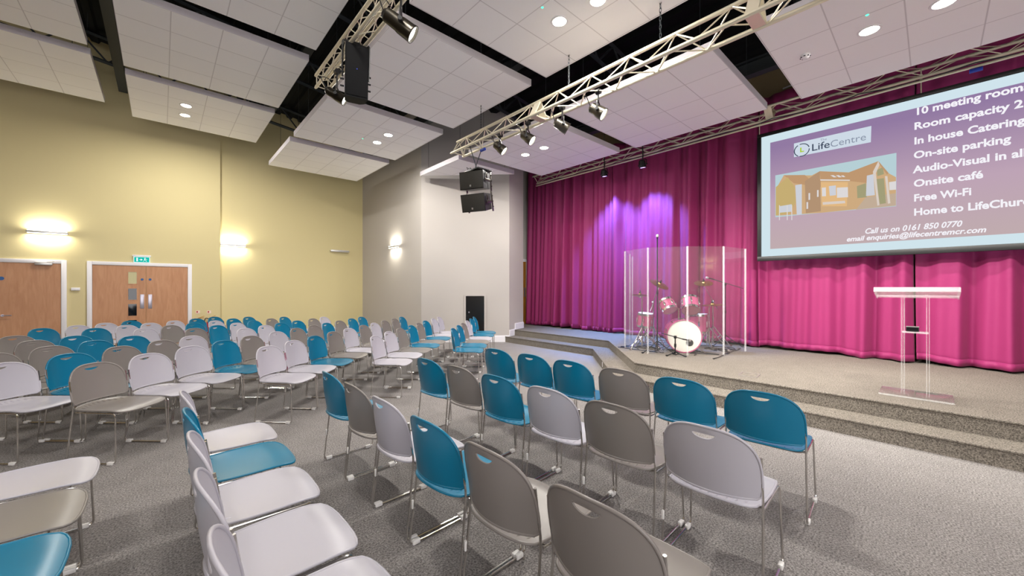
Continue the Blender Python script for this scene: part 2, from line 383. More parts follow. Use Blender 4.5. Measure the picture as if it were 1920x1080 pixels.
# stage door in the wing
d3 = bpy.data.objects.new('door_3', None); COL.objects.link(d3); d3.location = (8.4, US, ST); struct(d3)
child(MB().span((8.05, US-.02, ST+.005), (8.93, US-.002, ST+2.05)).build('door_leaf', M['oak'], smooth=False), d3)
b = MB(); b.span((8.93, US-.04, ST), (9.03, US, ST+2.14)); b.span((8.0, US-.04, ST+2.05), (8.93, US, ST+2.14)); child(b.build('door_frame', M['white_gloss'], smooth=False), d3)
child(MB().box((8.86, US-.024, ST+1.05), (0.05, .006, .3)).build('push_plate', M['satin'], smooth=False), d3)
# exit sign
M['exit'] = emis('green_exit_face', rgb(20, 190, 175), 1.0); M['exit_white'] = emis('exit_symbol', rgb(225, 250, 245), 1.1)
c = onU(266, 486, UA); ex = thing('exit_sign', 'lit green exit sign mounted above the double door', 'sign', (c.x, UA, c.z-.09))
b = MB(); b.box((0, -.035, .17), (.34, .06, .04), None, .006); b.build('housing', M['white_gloss'], ex)
MB().box((0, -.035, .075), (.30, .012, .15)).build('sign_border', M['exit_white'], ex, smooth=False)
MB().box((0, -.043, .075), (.275, .008, .125)).build('sign_face', M['exit'], ex, smooth=False)
b = MB(); fx = -.05
for x, z, w, h in ((-.085, .075, .03, .09), (-.02, .075, .05, .012)): b.box((x, -.049, z), (w, .004, h))
b.poly([(-.02, -.0495, .105), (-.02, -.0495, .045), (.018, -.0495, .075)][::-1])
b.box((.06, -.049, .117), (.016, .004, .016)); b.box((.055, -.049, .085), (.022, .004, .045)); 
b.add([(.05, -.0495, .065), (.06, -.0495, .07), (.03, -.0495, .03), (.02, -.0495, .035)], [(0, 1, 2, 3)]); b.add([(.055, -.0495, .07), (.068, -.0495, .065), (.095, -.0495, .04), (.085, -.0495, .03)], [(0, 1, 2, 3)]); b.add([(.05, -.0495, .1), (.1, -.0495, .09), (.1, -.0495, .08), (.05, -.0495, .09)], [(0, 1, 2, 3)])
b.build('exit_pictogram', M['exit_white'], ex, smooth=False)
# small wall box between the doors
c = onU(142, 542, UA); bx = thing('wall_control_box', 'small white control box on the yellow wall between the doors', 'control box', (c.x, UA, c.z))
MB().box((0, -.02, 0), (.14, .04, .07), None, .008).build('casing', M['white_gloss'], bx); MB().box((0.02, -.043, -.01), (.06, .004, .012)).build('slot', M['lamp_metal'], bx, smooth=False)
# extinguishers
M['red'] = mat('red_enamel', rgb(176, 40, 26), 0.3); M['cream'] = mat('sign_card', rgb(236, 214, 200), 0.6); M['brass'] = mat('brass', rgb(190, 150, 80), 0.3, metal=0.9)
for px, hose, lab, ls in ((371, M['red'], 'fire extinguisher with upright red valve nearest the double door', 'small fire notice above the extinguisher nearest the double door'), (392, M['black'], 'fire extinguisher with black horn nearest the step in the yellow wall', 'small fire notice above the extinguisher nearest the wall step')):
    c = onU(px, 590, UA); e = thing('fire_extinguisher', lab, 'fire extinguisher', (c.x, UA-.12, 0), 0, 'extinguishers by the double door')
    MB().lathe([(.07, 0.02), (.08, .03), (.08, .50), (.06, .56), (.025, .6), (.025, .64)], 20).build('cylinder', M['red'], e)
    b = MB(); b.box((0, 0, .66), (.03, .05, .04), None, .004); b.tube([(0, 0, .68), (.05, -.02, .7), (.13, -.03, .735)], .008, 6); b.tube([(0, 0, .66), (.05, -.02, .675), (.12, -.03, .69)], .008, 6); b.build('valve_handle', M['brass'], e)
    MB().tube(fillet([(0, 0, .65), (-.09, -.02, .68), (-.12, -.04, .55), (-.1, -.05, .3)], .06), .012, 6).build('hose', hose, e)
    MB().box((0, .112, .3), (.05, .015, .4)).build('wall_bracket', M['lamp_metal'], e, smooth=False)
    s = tag(MB().box((0, 0, 0), (.09, .006, .08)).build('fire_notice', M['cream'], smooth=False), ls, 'sign', 'fire notices by the double door'); s.location = (c.x, UA-.003, onU(px, 585, UA).z)
    MB().box((-.015, -.004, .005), (.03, .003, .045)).build('notice_symbol', M['red'], s, smooth=False)

# ------------------------------------------------------------------ wall lamps
def wall_lamp(loc, rz, on, label):
    r = thing('wall_lamp', label, 'wall lamp', loc, rz, 'slim up and down wall lamps')
    b = MB(); b.box((0, -.075, 0), (.62, .07, .042), None, .006); b.build('housing', M['lamp_metal'], r)
    MB().box((0, -.022, 0), (.2, .042, .05), None, .004).build('bracket', M['lamp_metal'], r)
    mm = M['wall_lens'] if on else M['glide']
    for s in (1, -1): MB().box((0, -.075, s*.026), (.58, .05, .012)).build('diffuser', mm, r, smooth=False)
    if on:
        for s in (1, -1): area('wall_lamp_light', (0, -.085, s*.05), (0, 0.1, s), .55, .05, P_WALL, (1, .95, .80), parent=r)
    return r
c0 = onU(47, 434, UA); c1 = onU(132, 440, UA); LZ = 2.76
wall_lamp(((c0.x+c1.x)/2, UA, LZ), 0, True, 'lit slim wall lamp on the yellow wall above the single door')
wall_lamp((VK+.31, UB, LZ-.02), 0, True, 'lit slim wall lamp on the yellow wall beside the wall step')
wall_lamp((V_at(636, UB), UB, LZ), 0, False, 'unlit slim wall lamp on the recessed yellow wall')
wall_lamp((VG, U_at(742, VG), LZ), -math.pi/2, True, 'lit slim wall lamp on the pale grey wall')
wall_lamp((4.2, -7, 2.5), math.pi, True, 'lit slim wall lamp behind the viewpoint, seen only mirrored in the drum shield')
# black hatch on the diagonal wall
dd = (D1-D0).normalized(); nn = Vector((-dd.y, dd.x)); nn = nn if nn.dot(D0) < 0 else -nn
def diag_hit(px):
    x = xr(px); r = Vector((CA*x+SA, CA-SA*x)); den = r.x*dd.y-r.y*dd.x; t = (D0.x*dd.y-D0.y*dd.x)/den; return r*t, t
(pa, ta), (pb, tb) = diag_hit(873.5), diag_hit(908)
za = EYE-(555-540)/FPX*(ta+tb)/2; zb = 0.0
mid = (pa+pb)/2; wd_ = (pb-pa).length
ht = thing('black_hatch', 'tall black access hatch with a small knob in the slanted grey wall', 'hatch', (mid.x, mid.y, 0), math.atan2(dd.y, dd.x))
sgn = -1 if Vector((dd.y, -dd.x)).dot(nn) > 0 else 1
MB().box((0, sgn*.012, za/2+.03), (wd_, .024, za-.06)).build('panel', M['black_gloss'], ht, smooth=False)
b = MB(); fw = .05
b.box((-wd_/2-fw/2, sgn*.015, za/2), (fw, .03, za+.1)); b.box((wd_/2+fw/2, sgn*.015, za/2), (fw, .03, za+.1)); b.box((0, sgn*.015, za+fw/2), (wd_, .03, fw)); b.build('trim_frame', M['grey_paint'], ht, smooth=False)
MB().lathe([(.012, 0), (.022, .02), (.015, .035), (0.0, .036)], 14, axisM((-wd_/2+.09, sgn*.024, za-.45), (0, sgn, 0))).build('knob', M['satin'], ht)

# ------------------------------------------------------------------ ceiling panels
def ceil_panel(x0, x1, y0, y1, z, label, poly=None, t=0.11):
    r = thing('ceiling_panel', label, 'ceiling panel', (x0, y0, z), 0, 'suspended acoustic ceiling panels')
    pts = poly or [(0, 0), (x1-x0, 0), (x1-x0, y1-y0), (0, y1-y0)]
    MB().prism(pts, 0.0, 0.012).build('tile_face', M['tile'], r, smooth=False)
    MB().prism(pts, 0.012, t).build('edge_frame', M['panel_edge'], r, smooth=False)
    b = MB()
    cx = sum(p[0] for p in pts)/len(pts); cy = sum(p[1] for p in pts)/len(pts)
    for p in pts:
        px, py = p[0]*.8+cx*.2, p[1]*.8+cy*.2; top = ROOF(x0+px)+.02-z; b.tube([(px, py, t-.01), (px, py, top)], .004, 5)
    b.build('hanger_wire', M['steel_dark'], r)
    return r
Z0, ZA, ZB, ZC = EYE+4.14, EYE+3.96, EYE+3.42, EYE+3.0
RY = [(10.07, 12.45), (7.34, 9.71), (4.58, 6.93), (1.83, 4.24), (-0.95, 1.45), (-3.7, -1.3)]
for i, nm in enumerate(('nearest the yellow wall', 'second from the yellow wall', 'third from the yellow wall')):
    if i < 2: ceil_panel(-3.33, -0.934, RY[i][0], RY[i][1], Z0, 'white ceiling panel above the single door, '+nm)
for i, nm in enumerate(('nearest the yellow wall, with two lit downlights', 'second from the yellow wall, tile grid showing', 'third from the yellow wall, partly out of view')):
    ceil_panel(-.5, 1.9, RY[i][0], RY[i][1], ZA, 'white ceiling panel above the double door, '+nm)
for i, nm in enumerate(('nearest the yellow wall, without downlights', 'second from the yellow wall, with two downlights', 'behind the hung black speaker', 'with two bright downlights over the centre')):
    ceil_panel(2.2, 4.62, RY[i][0], RY[i][1], ZB, 'white ceiling panel between the two thick trusses, '+nm)
ceil_panel(5.11, 7.5, 4.68, 7.05, ZC, 'white ceiling panel over the drum kit with two downlights')
ceil_panel(5.11, 7.5, 1.87, 4.29, ZC, 'white ceiling panel over the stage without downlights')
ceil_panel(5.11, 7.5, -1.0, 1.41, ZC, 'white ceiling panel over the lectern with downlights and smoke detector')
ceil_panel(5.11, 6.9, 7.44, 9.25, ZC, 'triangular ceiling panel cut along the slanted grey wall', [(0, 0), (1.76, 0), (0, 1.81)])
# unseen panels overhead; two of them carry added fill downlights
def downlight(x, y, z, label, power=P_DOWN):
    r = thing('recessed_downlight', label, 'downlight', (x, y, z), 0, 'round recessed downlights')
    MB().lathe([(.085, -.002), (.088, -.008), (.108, -.008), (.112, 0.0)], 24).build('trim_ring', M['white_gloss'], r)
    MB().lathe([(.0, -.004), (.086, -.004)], 24).build('diffuser', M['down_lens'], r)
    area('downlight_light', (0, 0, -.012), (0, 0, -1), .17, .17, power, (1, .965, .90), 'DISK', parent=r)
    return r
for (x0, x1, z) in ((-3.33, -.934, Z0), (-.5, 1.9, ZA), (2.2, 4.62, ZB)):
    for j in range(2, 6):
        if (z == ZA and j == 2) or (z == ZB and j < 4): continue
        ceil_panel(x0, x1, RY[j][0], RY[j][1], z, 'white ceiling panel beyond the top edge of the photo')
        if (z, j) in ((Z0, 3), (ZA, 3)):
            for d in (-.18, .18): downlight((x0+x1)/2+d, (RY[j][0]+RY[j][1])/2, z, 'added fill downlight beyond the top edge of the photo', P_DOWN*.4)  # unseen pair per panel, added to lighten the foreground floor
def dl(px, py, z, label): p = onZ(px, py, z); return downlight(p.x, p.y, z, label)
dl(349, 198, ZA, 'lit downlight over the double door, nearer to the centre of the room'); dl(347, 216, ZA, 'lit downlight over the double door, nearer to the yellow wall')
dl(728, 253, ZB, 'lit downlight above the angled chairs, nearer to the stage'); dl(707, 267, ZB, 'lit downlight above the angled chairs, nearer to the yellow wall')
dl(1020, 277, ZC, 'lit downlight above the stage steps, nearer to the screen'); dl(985, 290, ZC, 'lit downlight above the stage steps, nearer to the grey wall')
dl(1049, 40, ZB, 'large lit downlight in the middle panel between trusses, with a bright halo'); dl(1121, 1, ZB, 'lit downlight cut by the top edge of the photo')
dl(1630, 57, ZC, 'lit downlight beside the smoke detector over the lectern'); dl(1770, 5, ZC, 'lit downlight over the lectern cut by the photo top edge')
M['green_led'] = emis('green_led', (0.1, 1, 0.55, 1), 2.0)
for px, py, z, lab in ((1017, 14, ZB, 'tiny green indicator lamp on the central ceiling panel'), (1626, 28, ZC, 'tiny green indicator lamp on the ceiling panel over the lectern'), (680, 260, ZB, 'tiny green indicator lamp on the ceiling panel above the chairs')):
    p = onZ(px, py, z); o = tag(MB().lathe([(.0, -.008), (.012, -.006), (.016, 0.0)], 12).build('indicator_lamp', M['green_led']), lab, 'indicator lamp'); o.location = p
p = onZ(1510, 103, ZC); sd = thing('smoke_detector', 'round white smoke detector on the ceiling panel over the lectern', 'smoke detector', p)
MB().lathe([(.055, 0), (.055, -.018), (.05, -.03), (.03, -.045), (0, -.047)][::-1], 20).build('body', M['white_gloss'], sd)
b = MB()
for k in range(8): a = k*math.pi/4; b.box((.047*math.cos(a), .047*math.sin(a), -.03), (.014, .02, .008), None)
b.build('vents', M['black'], sd, smooth=False)

# ------------------------------------------------------------------ trusses
def truss(name, label, chords, y0, y1, bay, pairs, rod=.0085, tube=.025, plates=(), wires=()):
    cx = sum(c[0] for c in chords)/len(chords); cz = min(c[1] for c in chords)
    r = thing(name, label, 'lighting truss', (cx, y0, cz), 0)
    L = y1-y0
    for x, z in chords:
        b = MB(); b.tube([(x-cx, 0, z-cz), (x-cx, L, z-cz)], tube, 12); b.tube([(x-cx, L, z-cz), (x-cx, L+.03, z-cz)], tube*.8, 12); b.build('chord', M['alu'], r)
    b = MB(); k = int(L/bay)
    for i, j in pairs:
        for q in range(k):
            ya, yb = L*q/k, L*(q+1)/k; A, B = chords[i], chords[j]
            if q % 2: A, B = B, A
            b.tube([(A[0]-cx, ya, A[1]-cz), (B[0]-cx, yb, B[1]-cz)], rod, 6)
    for i, j in pairs:
        A, B = chords[i], chords[j]; b.tube([(A[0]-cx, L-.03, A[1]-cz), (B[0]-cx, L-.03, B[1]-cz)], rod*1.3, 6)
    b.build('bracing', M['alu'], r)
    for y in plates:
        b = MB()
        for i, j in pairs:
            A, B = chords[i], chords[j]; a = Vector((A[0]-cx, y-y0, A[1]-cz)); c = Vector((B[0]-cx, y-y0, B[1]-cz)); d = (c-a).normalized()
            nrm = d.cross(Vector((0, 1, 0))).normalized()*.012
            b.add([a+Vector((0, -.06, 0))-nrm, a+Vector((0, .06, 0))-nrm, c+Vector((0, .06, 0))-nrm, c+Vector((0, -.06, 0))-nrm, a+Vector((0, -.06, 0))+nrm, a+Vector((0, .06, 0))+nrm, c+Vector((0, .06, 0))+nrm, c+Vector((0, -.06, 0))+nrm], [(0, 1, 2, 3), (4, 5, 6, 7), (0, 1, 5, 4), (1, 2, 6, 5), (2, 3, 7, 6), (3, 0, 4, 7)])
        b.build('joint_plate', M['alu'], r, smooth=False)
    for y in wires:
        b = MB(); n = 60; z0 = max(c[1] for c in chords)-cz; top = ROOF(cx)-cz
        m = int((top-z0)/.05)
        for q in range(m):
            ctr = Vector((0, y-y0, z0+.05*q+.025)); a = (q % 2)*math.pi/2
            b.tube([ctr+Vector((math.cos(a)*.012*math.cos(t*math.pi/4), math.sin(a)*.012*math.cos(t*math.pi/4), .034*math.sin(t*math.pi/4))) for t in range(8)], .004, 4, closed=True)
        b.build('hanging_chain', M['steel_dark'], r)
    return r
H2 = 2.69
T2 = [(4.415, EYE+H2+.262), (4.27, EYE+H2), (4.56, EYE+H2)]
truss('lighting_truss', 'thick triangular truss with four round spotlights and a line array', T2, -4.5, 6.46, .29, [(0, 1), (1, 2), (0, 2)], plates=(4.22, 1.2), wires=(5.7, 3.6, 2.2))
H1 = 2.9
T1 = [(.568*H1, EYE+H1), (.621*H1, EYE+H1), (.568*H1, EYE+1.06*H1), (.621*H1, EYE+1.06*H1)]
truss('lighting_truss', 'square truss above the audience with the single black cabinet speaker', T1, -4.5, 6.0, .22, [(0, 1), (0, 2), (1, 3), (2, 3)], rod=.006, tube=.021, wires=(3.0,))
T3 = [(8.38, 4.65), (8.55, 4.83), (8.21, 4.83)]
truss('lighting_truss', 'slim truss along the curtain top above the projection screen', T3, -5, 8.05, .36, [(0, 1), (0, 2), (1, 2)], rod=.007, tube=.024, plates=(2.05,))
b = MB(); b.tube([(8.28, -5, 4.55), (8.28, 8.0, 4.55)], .018, 10)
tag(b.build('curtain_rail', M['alu']), 'pale tube rail running just below the truss in front of the curtain', 'rail')
pts = [(8.33+.025*math.sin(i*1.7), 7.6-i*.4, 4.60+.03*math.sin(i*2.3)) for i in range(32)]
tag(MB().tube(pts, .009, 6).build('truss_cable', M['steel_dark']), 'dark cable draped along the slim truss above the screen', 'cable')
pts = [Vector((9.1, 2.0, 5.45)), Vector((9.0, 1.75, 5.43)), Vector((9.0, 1.5, 5.5)), Vector((9.0, 1.25, 5.62)), Vector((9.0, .9, 5.65))]
tag(MB().tube(fillet(pts, .2), .016, 8).build('loose_cable', M['glide']), 'white loose cable in the gap above the curtain', 'cable')

# spotlights
def par(label, loc, target, rad, length, body, power, angle, hang, group, lens='lens', col=(1, .96, .88), cat='spotlight'):
    loc = Vector(loc); d = (Vector(target)-loc).normalized()
    r = thing('stage_spotlight', label, cat, loc, 0, group)
    A = axisM((0, 0, 0), d)
    MB().lathe([(rad*.45, -length*.62), (rad*.8, -length*.5), (rad*.86, -length*.1), (rad*.95, 0), (rad, length*.38), (rad*1.05, length*.4), (rad*1.05, length*.44), (rad*.93, length*.44), (rad*.9, length*.3)], 24, A).build('can', body, r)
    MB().lathe([(0, length*.37), (rad*.9, length*.36)], 24, A).build('lens', M[lens], r)
    side = d.cross(Vector((0, 0, 1))); side = side.normalized() if side.length > .01 else Vector((0, 1, 0))
    top = Vector((0, 0, hang)); w = rad*1.22
    b = MB(); b.tube(fillet([side*w, side*w+Vector((0, 0, rad*1.5)), -side*w+Vector((0, 0, rad*1.5)), -side*w], rad*.8), .011, 6)
    for s in (1, -1): b.tube([side*w*s*.75, side*w*s*1.15], .022, 8)
    b.build('yoke', M['black'], r)
    b = MB(); b.tube([Vector((0, 0, rad*1.45)), top], .012, 8); b.tube([top+Vector((-.0, -.03, 0)), top+Vector((0, .03, 0))], .037, 12); b.build('clamp', M['black'], r)
    pts = [Vector((0, 0, 0))-d*length*.6, Vector((0, 0, .1))-d*(length*.6+.06)+side*.06, Vector((0, .1, hang*.55))-d*.12+side*.1, Vector((0, .22, hang-.02))]
    MB().tube(fillet(pts, .1), .006, 6).build('power_cable', M['black'], r)
    spot('spotlight_light', d*length*.46, d*3, power, angle, .7, col, rad*.8, parent=r)
    return r
SG = 'round spotlights on the thick truss'
LAB = ['round spotlight on the thick truss, nearest its end by the line array', 'second round spotlight from the line array on the thick truss', 'third round spotlight from the line array on the thick truss', 'fourth round spotlight from the line array, farthest along the thick truss']
TG = [(7.0, 2.0, .5), (6.6, 0.6, .5), (8.6, 0.5, .9), (6.4, -1.2, .4)]
for (u, z), lab, tg in zip(((5.15, 3.97), (4.455, 3.95), (3.73, 3.92), (3.09, 3.92)), LAB, TG):
    par(lab, (4.42, u, z), tg, .085, .22, M['spot_body'], P_SPOT, math.radians(62), EYE+H2-z, SG)
for u, tg in ((-.2, (8.7, 1.4, 1.0)), (-1.1, (7.4, 2.9, .6)), (-2.0, (8.7, -.6, .9))):
    par('round spotlight hung on the thick truss beyond the photo frame', (4.42, u, 3.93), tg, .085, .22, M['spot_body'], P_SPOT, math.radians(62), EYE+H2-3.93, 'spotlights beyond the frame')
def on_t1(px, py):
    return onV(px, py, .6*H1)
q = on_t1(752, 48); par('large dark spotlight can on the square truss beyond the cabinet speaker', (q.x, q.y, q.z), (6.5, .6, .4), .085, .32, M['par_body'], P_SPOT, math.radians(50), EYE+H1-q.z if EYE+H1-q.z > .16 else .2, 'spotlight cans on the square truss')
q = on_t1(632, 180); par('small dark spotlight can at the end of the square truss', (q.x, q.y, q.z), (7.0, 2.0, .6), .07, .26, M['par_body'], P_SPOT*.8, math.radians(50), max(.16, EYE+H1-q.z), 'spotlight cans on the square truss')
for px, py, lab in ((1133, 326, 'violet curtain spotlight nearer to the grey wall'), (1205, 309, 'violet curtain spotlight nearer to the projection screen')):
    q = onV(px, py, 8.2); par(lab, q, (8.75, q.y-.05, 1.1), .08, .16, M['black'], P_PURPLE, math.radians(84), 4.81-q.z, 'violet spotlights over the curtain', 'lens_violet', (.14, .36, 1.0))
# blue cable plugs
M['blue'] = mat('blue_plug', rgb(30, 60, 170), 0.4)
for loc, lab in (((8.28, U_at(1830, 8.28), 4.5), 'blue cable connector under the slim truss above the screen'), ((4.5, 5.75, 4.12), 'blue cable connector near the end of the thick truss'), ((1.78, 5.05, 4.5), 'blue cable connector on the square truss above the speaker')):
    o = tag(MB().tube([(0, -.06, 0), (0, .06, 0)], .028, 10).build('cable_connector', M['blue']), lab, 'connector'); o.location = loc

# ------------------------------------------------------------------ speakers
M['cab_black'] = mat('black_speaker_grille', rgb(16, 16, 18), 0.7, spec=0.15)
M['grille'] = mat('speaker_grille', rgb(46, 44, 40), 0.55, noise=(220, .5))
def line_array():
    base = Vector((4.42, 5.87, 0)); r = thing('line_array_speaker', 'two stacked black line array speakers hung below the thick truss', 'speaker', (base.x, base.y, 3.3), 0)
    # front normal points back past the camera to the audience
    f = Vector((-.91, -.41, 0)).normalized(); rz = math.atan2(f.y, f.x)
    for i, (z, tilt, push) in enumerate(((3.53-3.3, 6, 0), (3.14-3.3, 14, -.06))):
        R = Matrix.Translation((f.x*push, f.y*push, z)) @ Matrix.Rotation(rz, 4, 'Z') @ Matrix.Rotation(math.radians(tilt), 4, 'Y')
        b = MB(); w = .25; h0, h1 = .165, .145; d = .34
        vs = [(.17, -w, -h0), (.17, w, -h0), (.17, w, h0), (.17, -w, h0), (-.17, -w*.86, -h1), (-.17, w*.86, -h1), (-.17, w*.86, h1), (-.17, -w*.86, h1)]
        b.add(vs, [(0, 1, 2, 3), (4, 5, 6, 7), (0, 1, 5, 4), (1, 2, 6, 5), (2, 3, 7, 6), (3, 0, 4, 7)], R); cab = b.build('cabinet', M['black'], r, smooth=False)
        MB().box((.174, 0, 0), (.012, w*1.92, h0*1.86), R, .003).build('grille', M['grille'], cab)
        MB().box((.182, -.02, -h0*.62), (.004, .03, .036), R).build('badge', M['lamp_metal'], cab, smooth=False)
        for s in (1, -1):
            b = MB(); b.box((-.02, s*(w+.012), 0), (.26, .012, .05), R, .003); b.box((-.12, s*(w+.012), 0), (.05, .014, h0*2.3), R, .003); b.box((.06, s*(w+.012), .08), (.03, .02, .1), R, .003)
            for zz in (-.1, .0, .1): b.tube([(-.12, s*(w+.01), zz), (-.12, s*(w+.035), zz)], .012, 8, M=R)
            b.build('rigging_plate', M['spot_body'], cab)
    b = MB(); b.box((f.x*-.05, f.y*-.05, .42), (.34, .5, .03), Matrix.Rotation(0, 4, 'Z'), .004)
    b.build('top_frame', M['black'], r)
    b = MB()
    for s in (-1, 1): b.tube([(0, s*.05, .43), (s*.145, 0, EYE+H2-3.3)], .009, 6)
    for k in range(4): b.tube([(-.1+.06*k, .1-.03*k, .44), (-.12+.06*k, .13-.03*k, .5), (-.06+.06*k, .1, .47)], .006, 5)
    b.build('suspension_chain', M['steel_dark'], r)
line_array()
def cabinet():
    q = onV(667, 140, .605*H1); r = thing('cabinet_speaker', 'tall black cabinet speaker hung from the square truss', 'speaker', (q.x, q.y, q.z-.3), 0)
    f = Vector((-.25, -.97, 0)); rz = math.atan2(f.y, f.x)
    R = Matrix.Translation((0, 0, .3)) @ Matrix.Rotation(rz, 4, 'Z') @ Matrix.Rotation(math.radians(9), 4, 'Y')
    b = MB(); w = .13
    poly = [(.13, -w), (.13, w), (-.08, w*.9), (-.14, w*.5), (-.14, -w*.5), (-.08, -w*.9)]
    n = 6; b.add([(x, y, -.3) for x, y in poly]+[(x, y, .3) for x, y in poly], [tuple(range(6)), tuple(range(6, 12))]+[(i, (i+1) % n, (i+1) % n+n, i+n) for i in range(n)], R); b.build('cabinet', M['cab_black'], r, smooth=False)
    MB().box((.133, 0, 0), (.012, .235, .56), R, .004).build('grille', M['cab_black'], r)
    MB().box((.141, 0, .02), (.004, .012, .012), R).build('indicator', M['blue'], r, smooth=False)
    b = MB(); b.tube(fillet([(0, -w-.02, -.05), (0, -w-.02, .36), (0, w+.02, .36), (0, w+.02, -.05)], .03), .012, 6, M=R)
    for s in (1, -1):
        for zz in (-.16, -.08, .0): b.tube([(0, s*w, zz), (0, s*(w+.045), zz)], .011, 8, M=R)
    b.tube([R @ Vector((0, 0, .36)), Vector((0, 0, EYE+H1-q.z+.3+.02))], .014, 8); b.build('bracket', M['black'], r)
    b = MB(); t = R @ Vector((-.1, 0, .32)); b.tube(fillet([t, t+Vector((-.08, .05, .1)), Vector((-.08, .1, EYE+H1-q.z+.32)), Vector((-.02, .25, EYE+H1-q.z+.36))], .08), .008, 6); b.build('cable', M['black'], r)
cabinet()

# ------------------------------------------------------------------ curtains
VCUR = 8.76
def curtain(y0, y1, label, seed, wl=.36, amp=.12, gather=None):
    rnd = random.Random(seed); L = y1-y0; n = int(L/.018); zs = [ST+.035+(5.25-ST-.035)*(i/34)**1.0 for i in range(35)]
    ph = [0.0]; 
    for i in range(n): ph.append(ph[-1]+2*math.pi*.018/(wl*(.72+.56*rnd.random()) if False else wl)*1.0)
    k1, k2, k3 = rnd.uniform(.7, 1.3), rnd.uniform(1.5, 2.2), rnd.uniform(.3, .5); p1, p2, p3 = [rnd.uniform(0, 6.28) for _ in range(3)]
    r = thing('stage_curtain', label, 'curtain', (VCUR, y0, ST), 0, 'magenta stage curtains')
    vs = []
    for zi, z in enumerate(zs):
        t = (z-ST)/(5.25-ST)
        for i in range(n+1):
            s = i/n; y = s*L
            a = 2*math.pi*y/wl+.9*math.sin(k3*y*2+p3)+1.1*math.sin(k1*y+p1)
            sh = math.sin(a+.45*math.sin(a)+.18*math.sin(3*t+p2))
            env = .55+.45*math.sin(k2*y*1.3+p2+.5*t)
            x = -amp*env*sh*(1.0-.25*t)-.028*math.sin(2.3*a+p1+2*t)*(.5+.5*(1-t))
            dy = .012*math.sin(a*.5+4*t)
            zz = z+(.02*math.sin(2.1*y+p1)+.012*math.sin(7*y+p2))*(1-t)**6
            if gather: dy += gather*(t**.8)*(s)  # left edge draws in towards the top
            vs.append((x, y+dy, zz-ST))
    fs = [(j*(n+1)+i, j*(n+1)+i+1, (j+1)*(n+1)+i+1, (j+1)*(n+1)+i) for j in range(len(zs)-1) for i in range(n)]
    m = MB(); m.add(vs, fs); o = m.build('cloth', M['curtain'], r, ang=180)
    so = o.modifiers.new('thick', 'SOLIDIFY'); so.thickness = .006
    # hem
    hm = MB(); hv = []
    for j in (0, 1):
        for i in range(n+1): p = Vector(vs[j*(n+1)+i]) if j == 0 else Vector(vs[i]).lerp(Vector(vs[(n+1)+i]), .72); hv.append((p.x-.007, p.y, p.z))
    hm.add(hv, [(i, i+1, n+1+i+1, n+1+i) for i in range(n)]); h = hm.build('hem', M['curtain'], r, ang=180); so = h.modifiers.new('thick', 'SOLIDIFY'); so.thickness = .006
    return r
c1 = U_at(1152, VCUR); c2 = U_at(1424, VCUR); c3 = U_at(1716, VCUR)
curtain(c1+.01, 8.92, 'dark magenta stage curtain between the grey wall and the violet light', 3, .40, .12, gather=-.12)
curtain(c2+.01, c1-.01, 'magenta stage curtain behind the drum kit, washed violet at one edge', 5, .46, .13)
curtain(c3+.01, c2-.01, 'bright pink stage curtain below the screen, between drum kit and lectern', 8, .52, .11)
curtain(-5.0, c3-.01, 'bright pink stage curtain behind the lectern and beyond', 11, .54, .11)

# ------------------------------------------------------------------ projection screen
VS = 8.45
def sp(px, py, off=0.0):
    p = onV(px, py, VS); return Vector((VS-off, p.y, p.z))
tl = onV(1420.5, 254, VS); bl = onV(1420.5, 490, VS)
YL, YR, ZT, ZBm = tl.y, tl.y-4.35, tl.z, bl.z
scr = thing('projection_screen', 'large projection screen with black border in front of the curtain', 'screen', (VS, (YL+YR)/2, ZBm), 0)
O = Vector((VS, (YL+YR)/2, ZBm))
def loc_(p): return Vector(p)-O
b = MB(); bw = .065; bh = .085
for a, c in (((VS-.03, YR, ZBm), (VS+.03, YL, ZBm+bh)), ((VS-.03, YR, ZT-.06), (VS+.03, YL, ZT)), ((VS-.03, YL-bw, ZBm+bh), (VS+.03, YL, ZT-.06)), ((VS-.03, YR, ZBm+bh), (VS+.03, YR+bw, ZT-.06))): b.span(loc_(a), loc_(c), .004)
b.build('border', M['black'], scr)
scr_white = emis('lit_screen', rgb(208, 228, 236), 1.0)
surf = MB().span(loc_((VS-.004, YR+bw, ZBm+bh)), loc_((VS+.02, YL-bw, ZT-.06))).build('screen_fabric', scr_white, scr, smooth=False)
# hooks up to the truss
for px in (1424, 1727):
    b = MB(); y = U_at(px, VS); b.tube([loc_((VS, y, ZT-.005)), loc_((VS, y, 4.80))], .008, 6); b.box(loc_((VS, y, 4.66)), (.05, .03, .1))
    b.build('hanging_hook', M['alu'], scr)
# slide
def slide_mat():
    m = bpy.data.materials.new('slide_background'); m.use_nodes = True; nt = m.node_tree; nt.nodes.clear()
    out = nt.nodes.new('ShaderNodeOutputMaterial'); e = nt.nodes.new('ShaderNodeEmission'); tc = nt.nodes.new('ShaderNodeTexCoord'); sx = nt.nodes.new('ShaderNodeSeparateXYZ')
    r = nt.nodes.new('ShaderNodeValToRGB'); mr = nt.nodes.new('ShaderNodeMapRange'); mr.inputs[1].default_value = .2; mr.inputs[2].default_value = 2.1
    r.color_ramp.elements[0].color = rgb(192, 172, 174); r.color_ramp.elements[1].color = rgb(146, 122, 162)
    e2 = r.color_ramp.elements.new(.45); e2.color = rgb(190, 164, 182)
    L = nt.links.new; L(tc.outputs['Object'], sx.inputs[0]); L(sx.outputs['Z'], mr.inputs[0]); L(mr.outputs[0], r.inputs[0]); e.inputs[1].default_value = 2**-EXPO; L(r.outputs[0], e.inputs[0]); L(e.outputs[0], out.inputs[0]); return m
s_tl = onV(1444.5, 268, VS); s_bl = onV(1444.5, 467, VS)
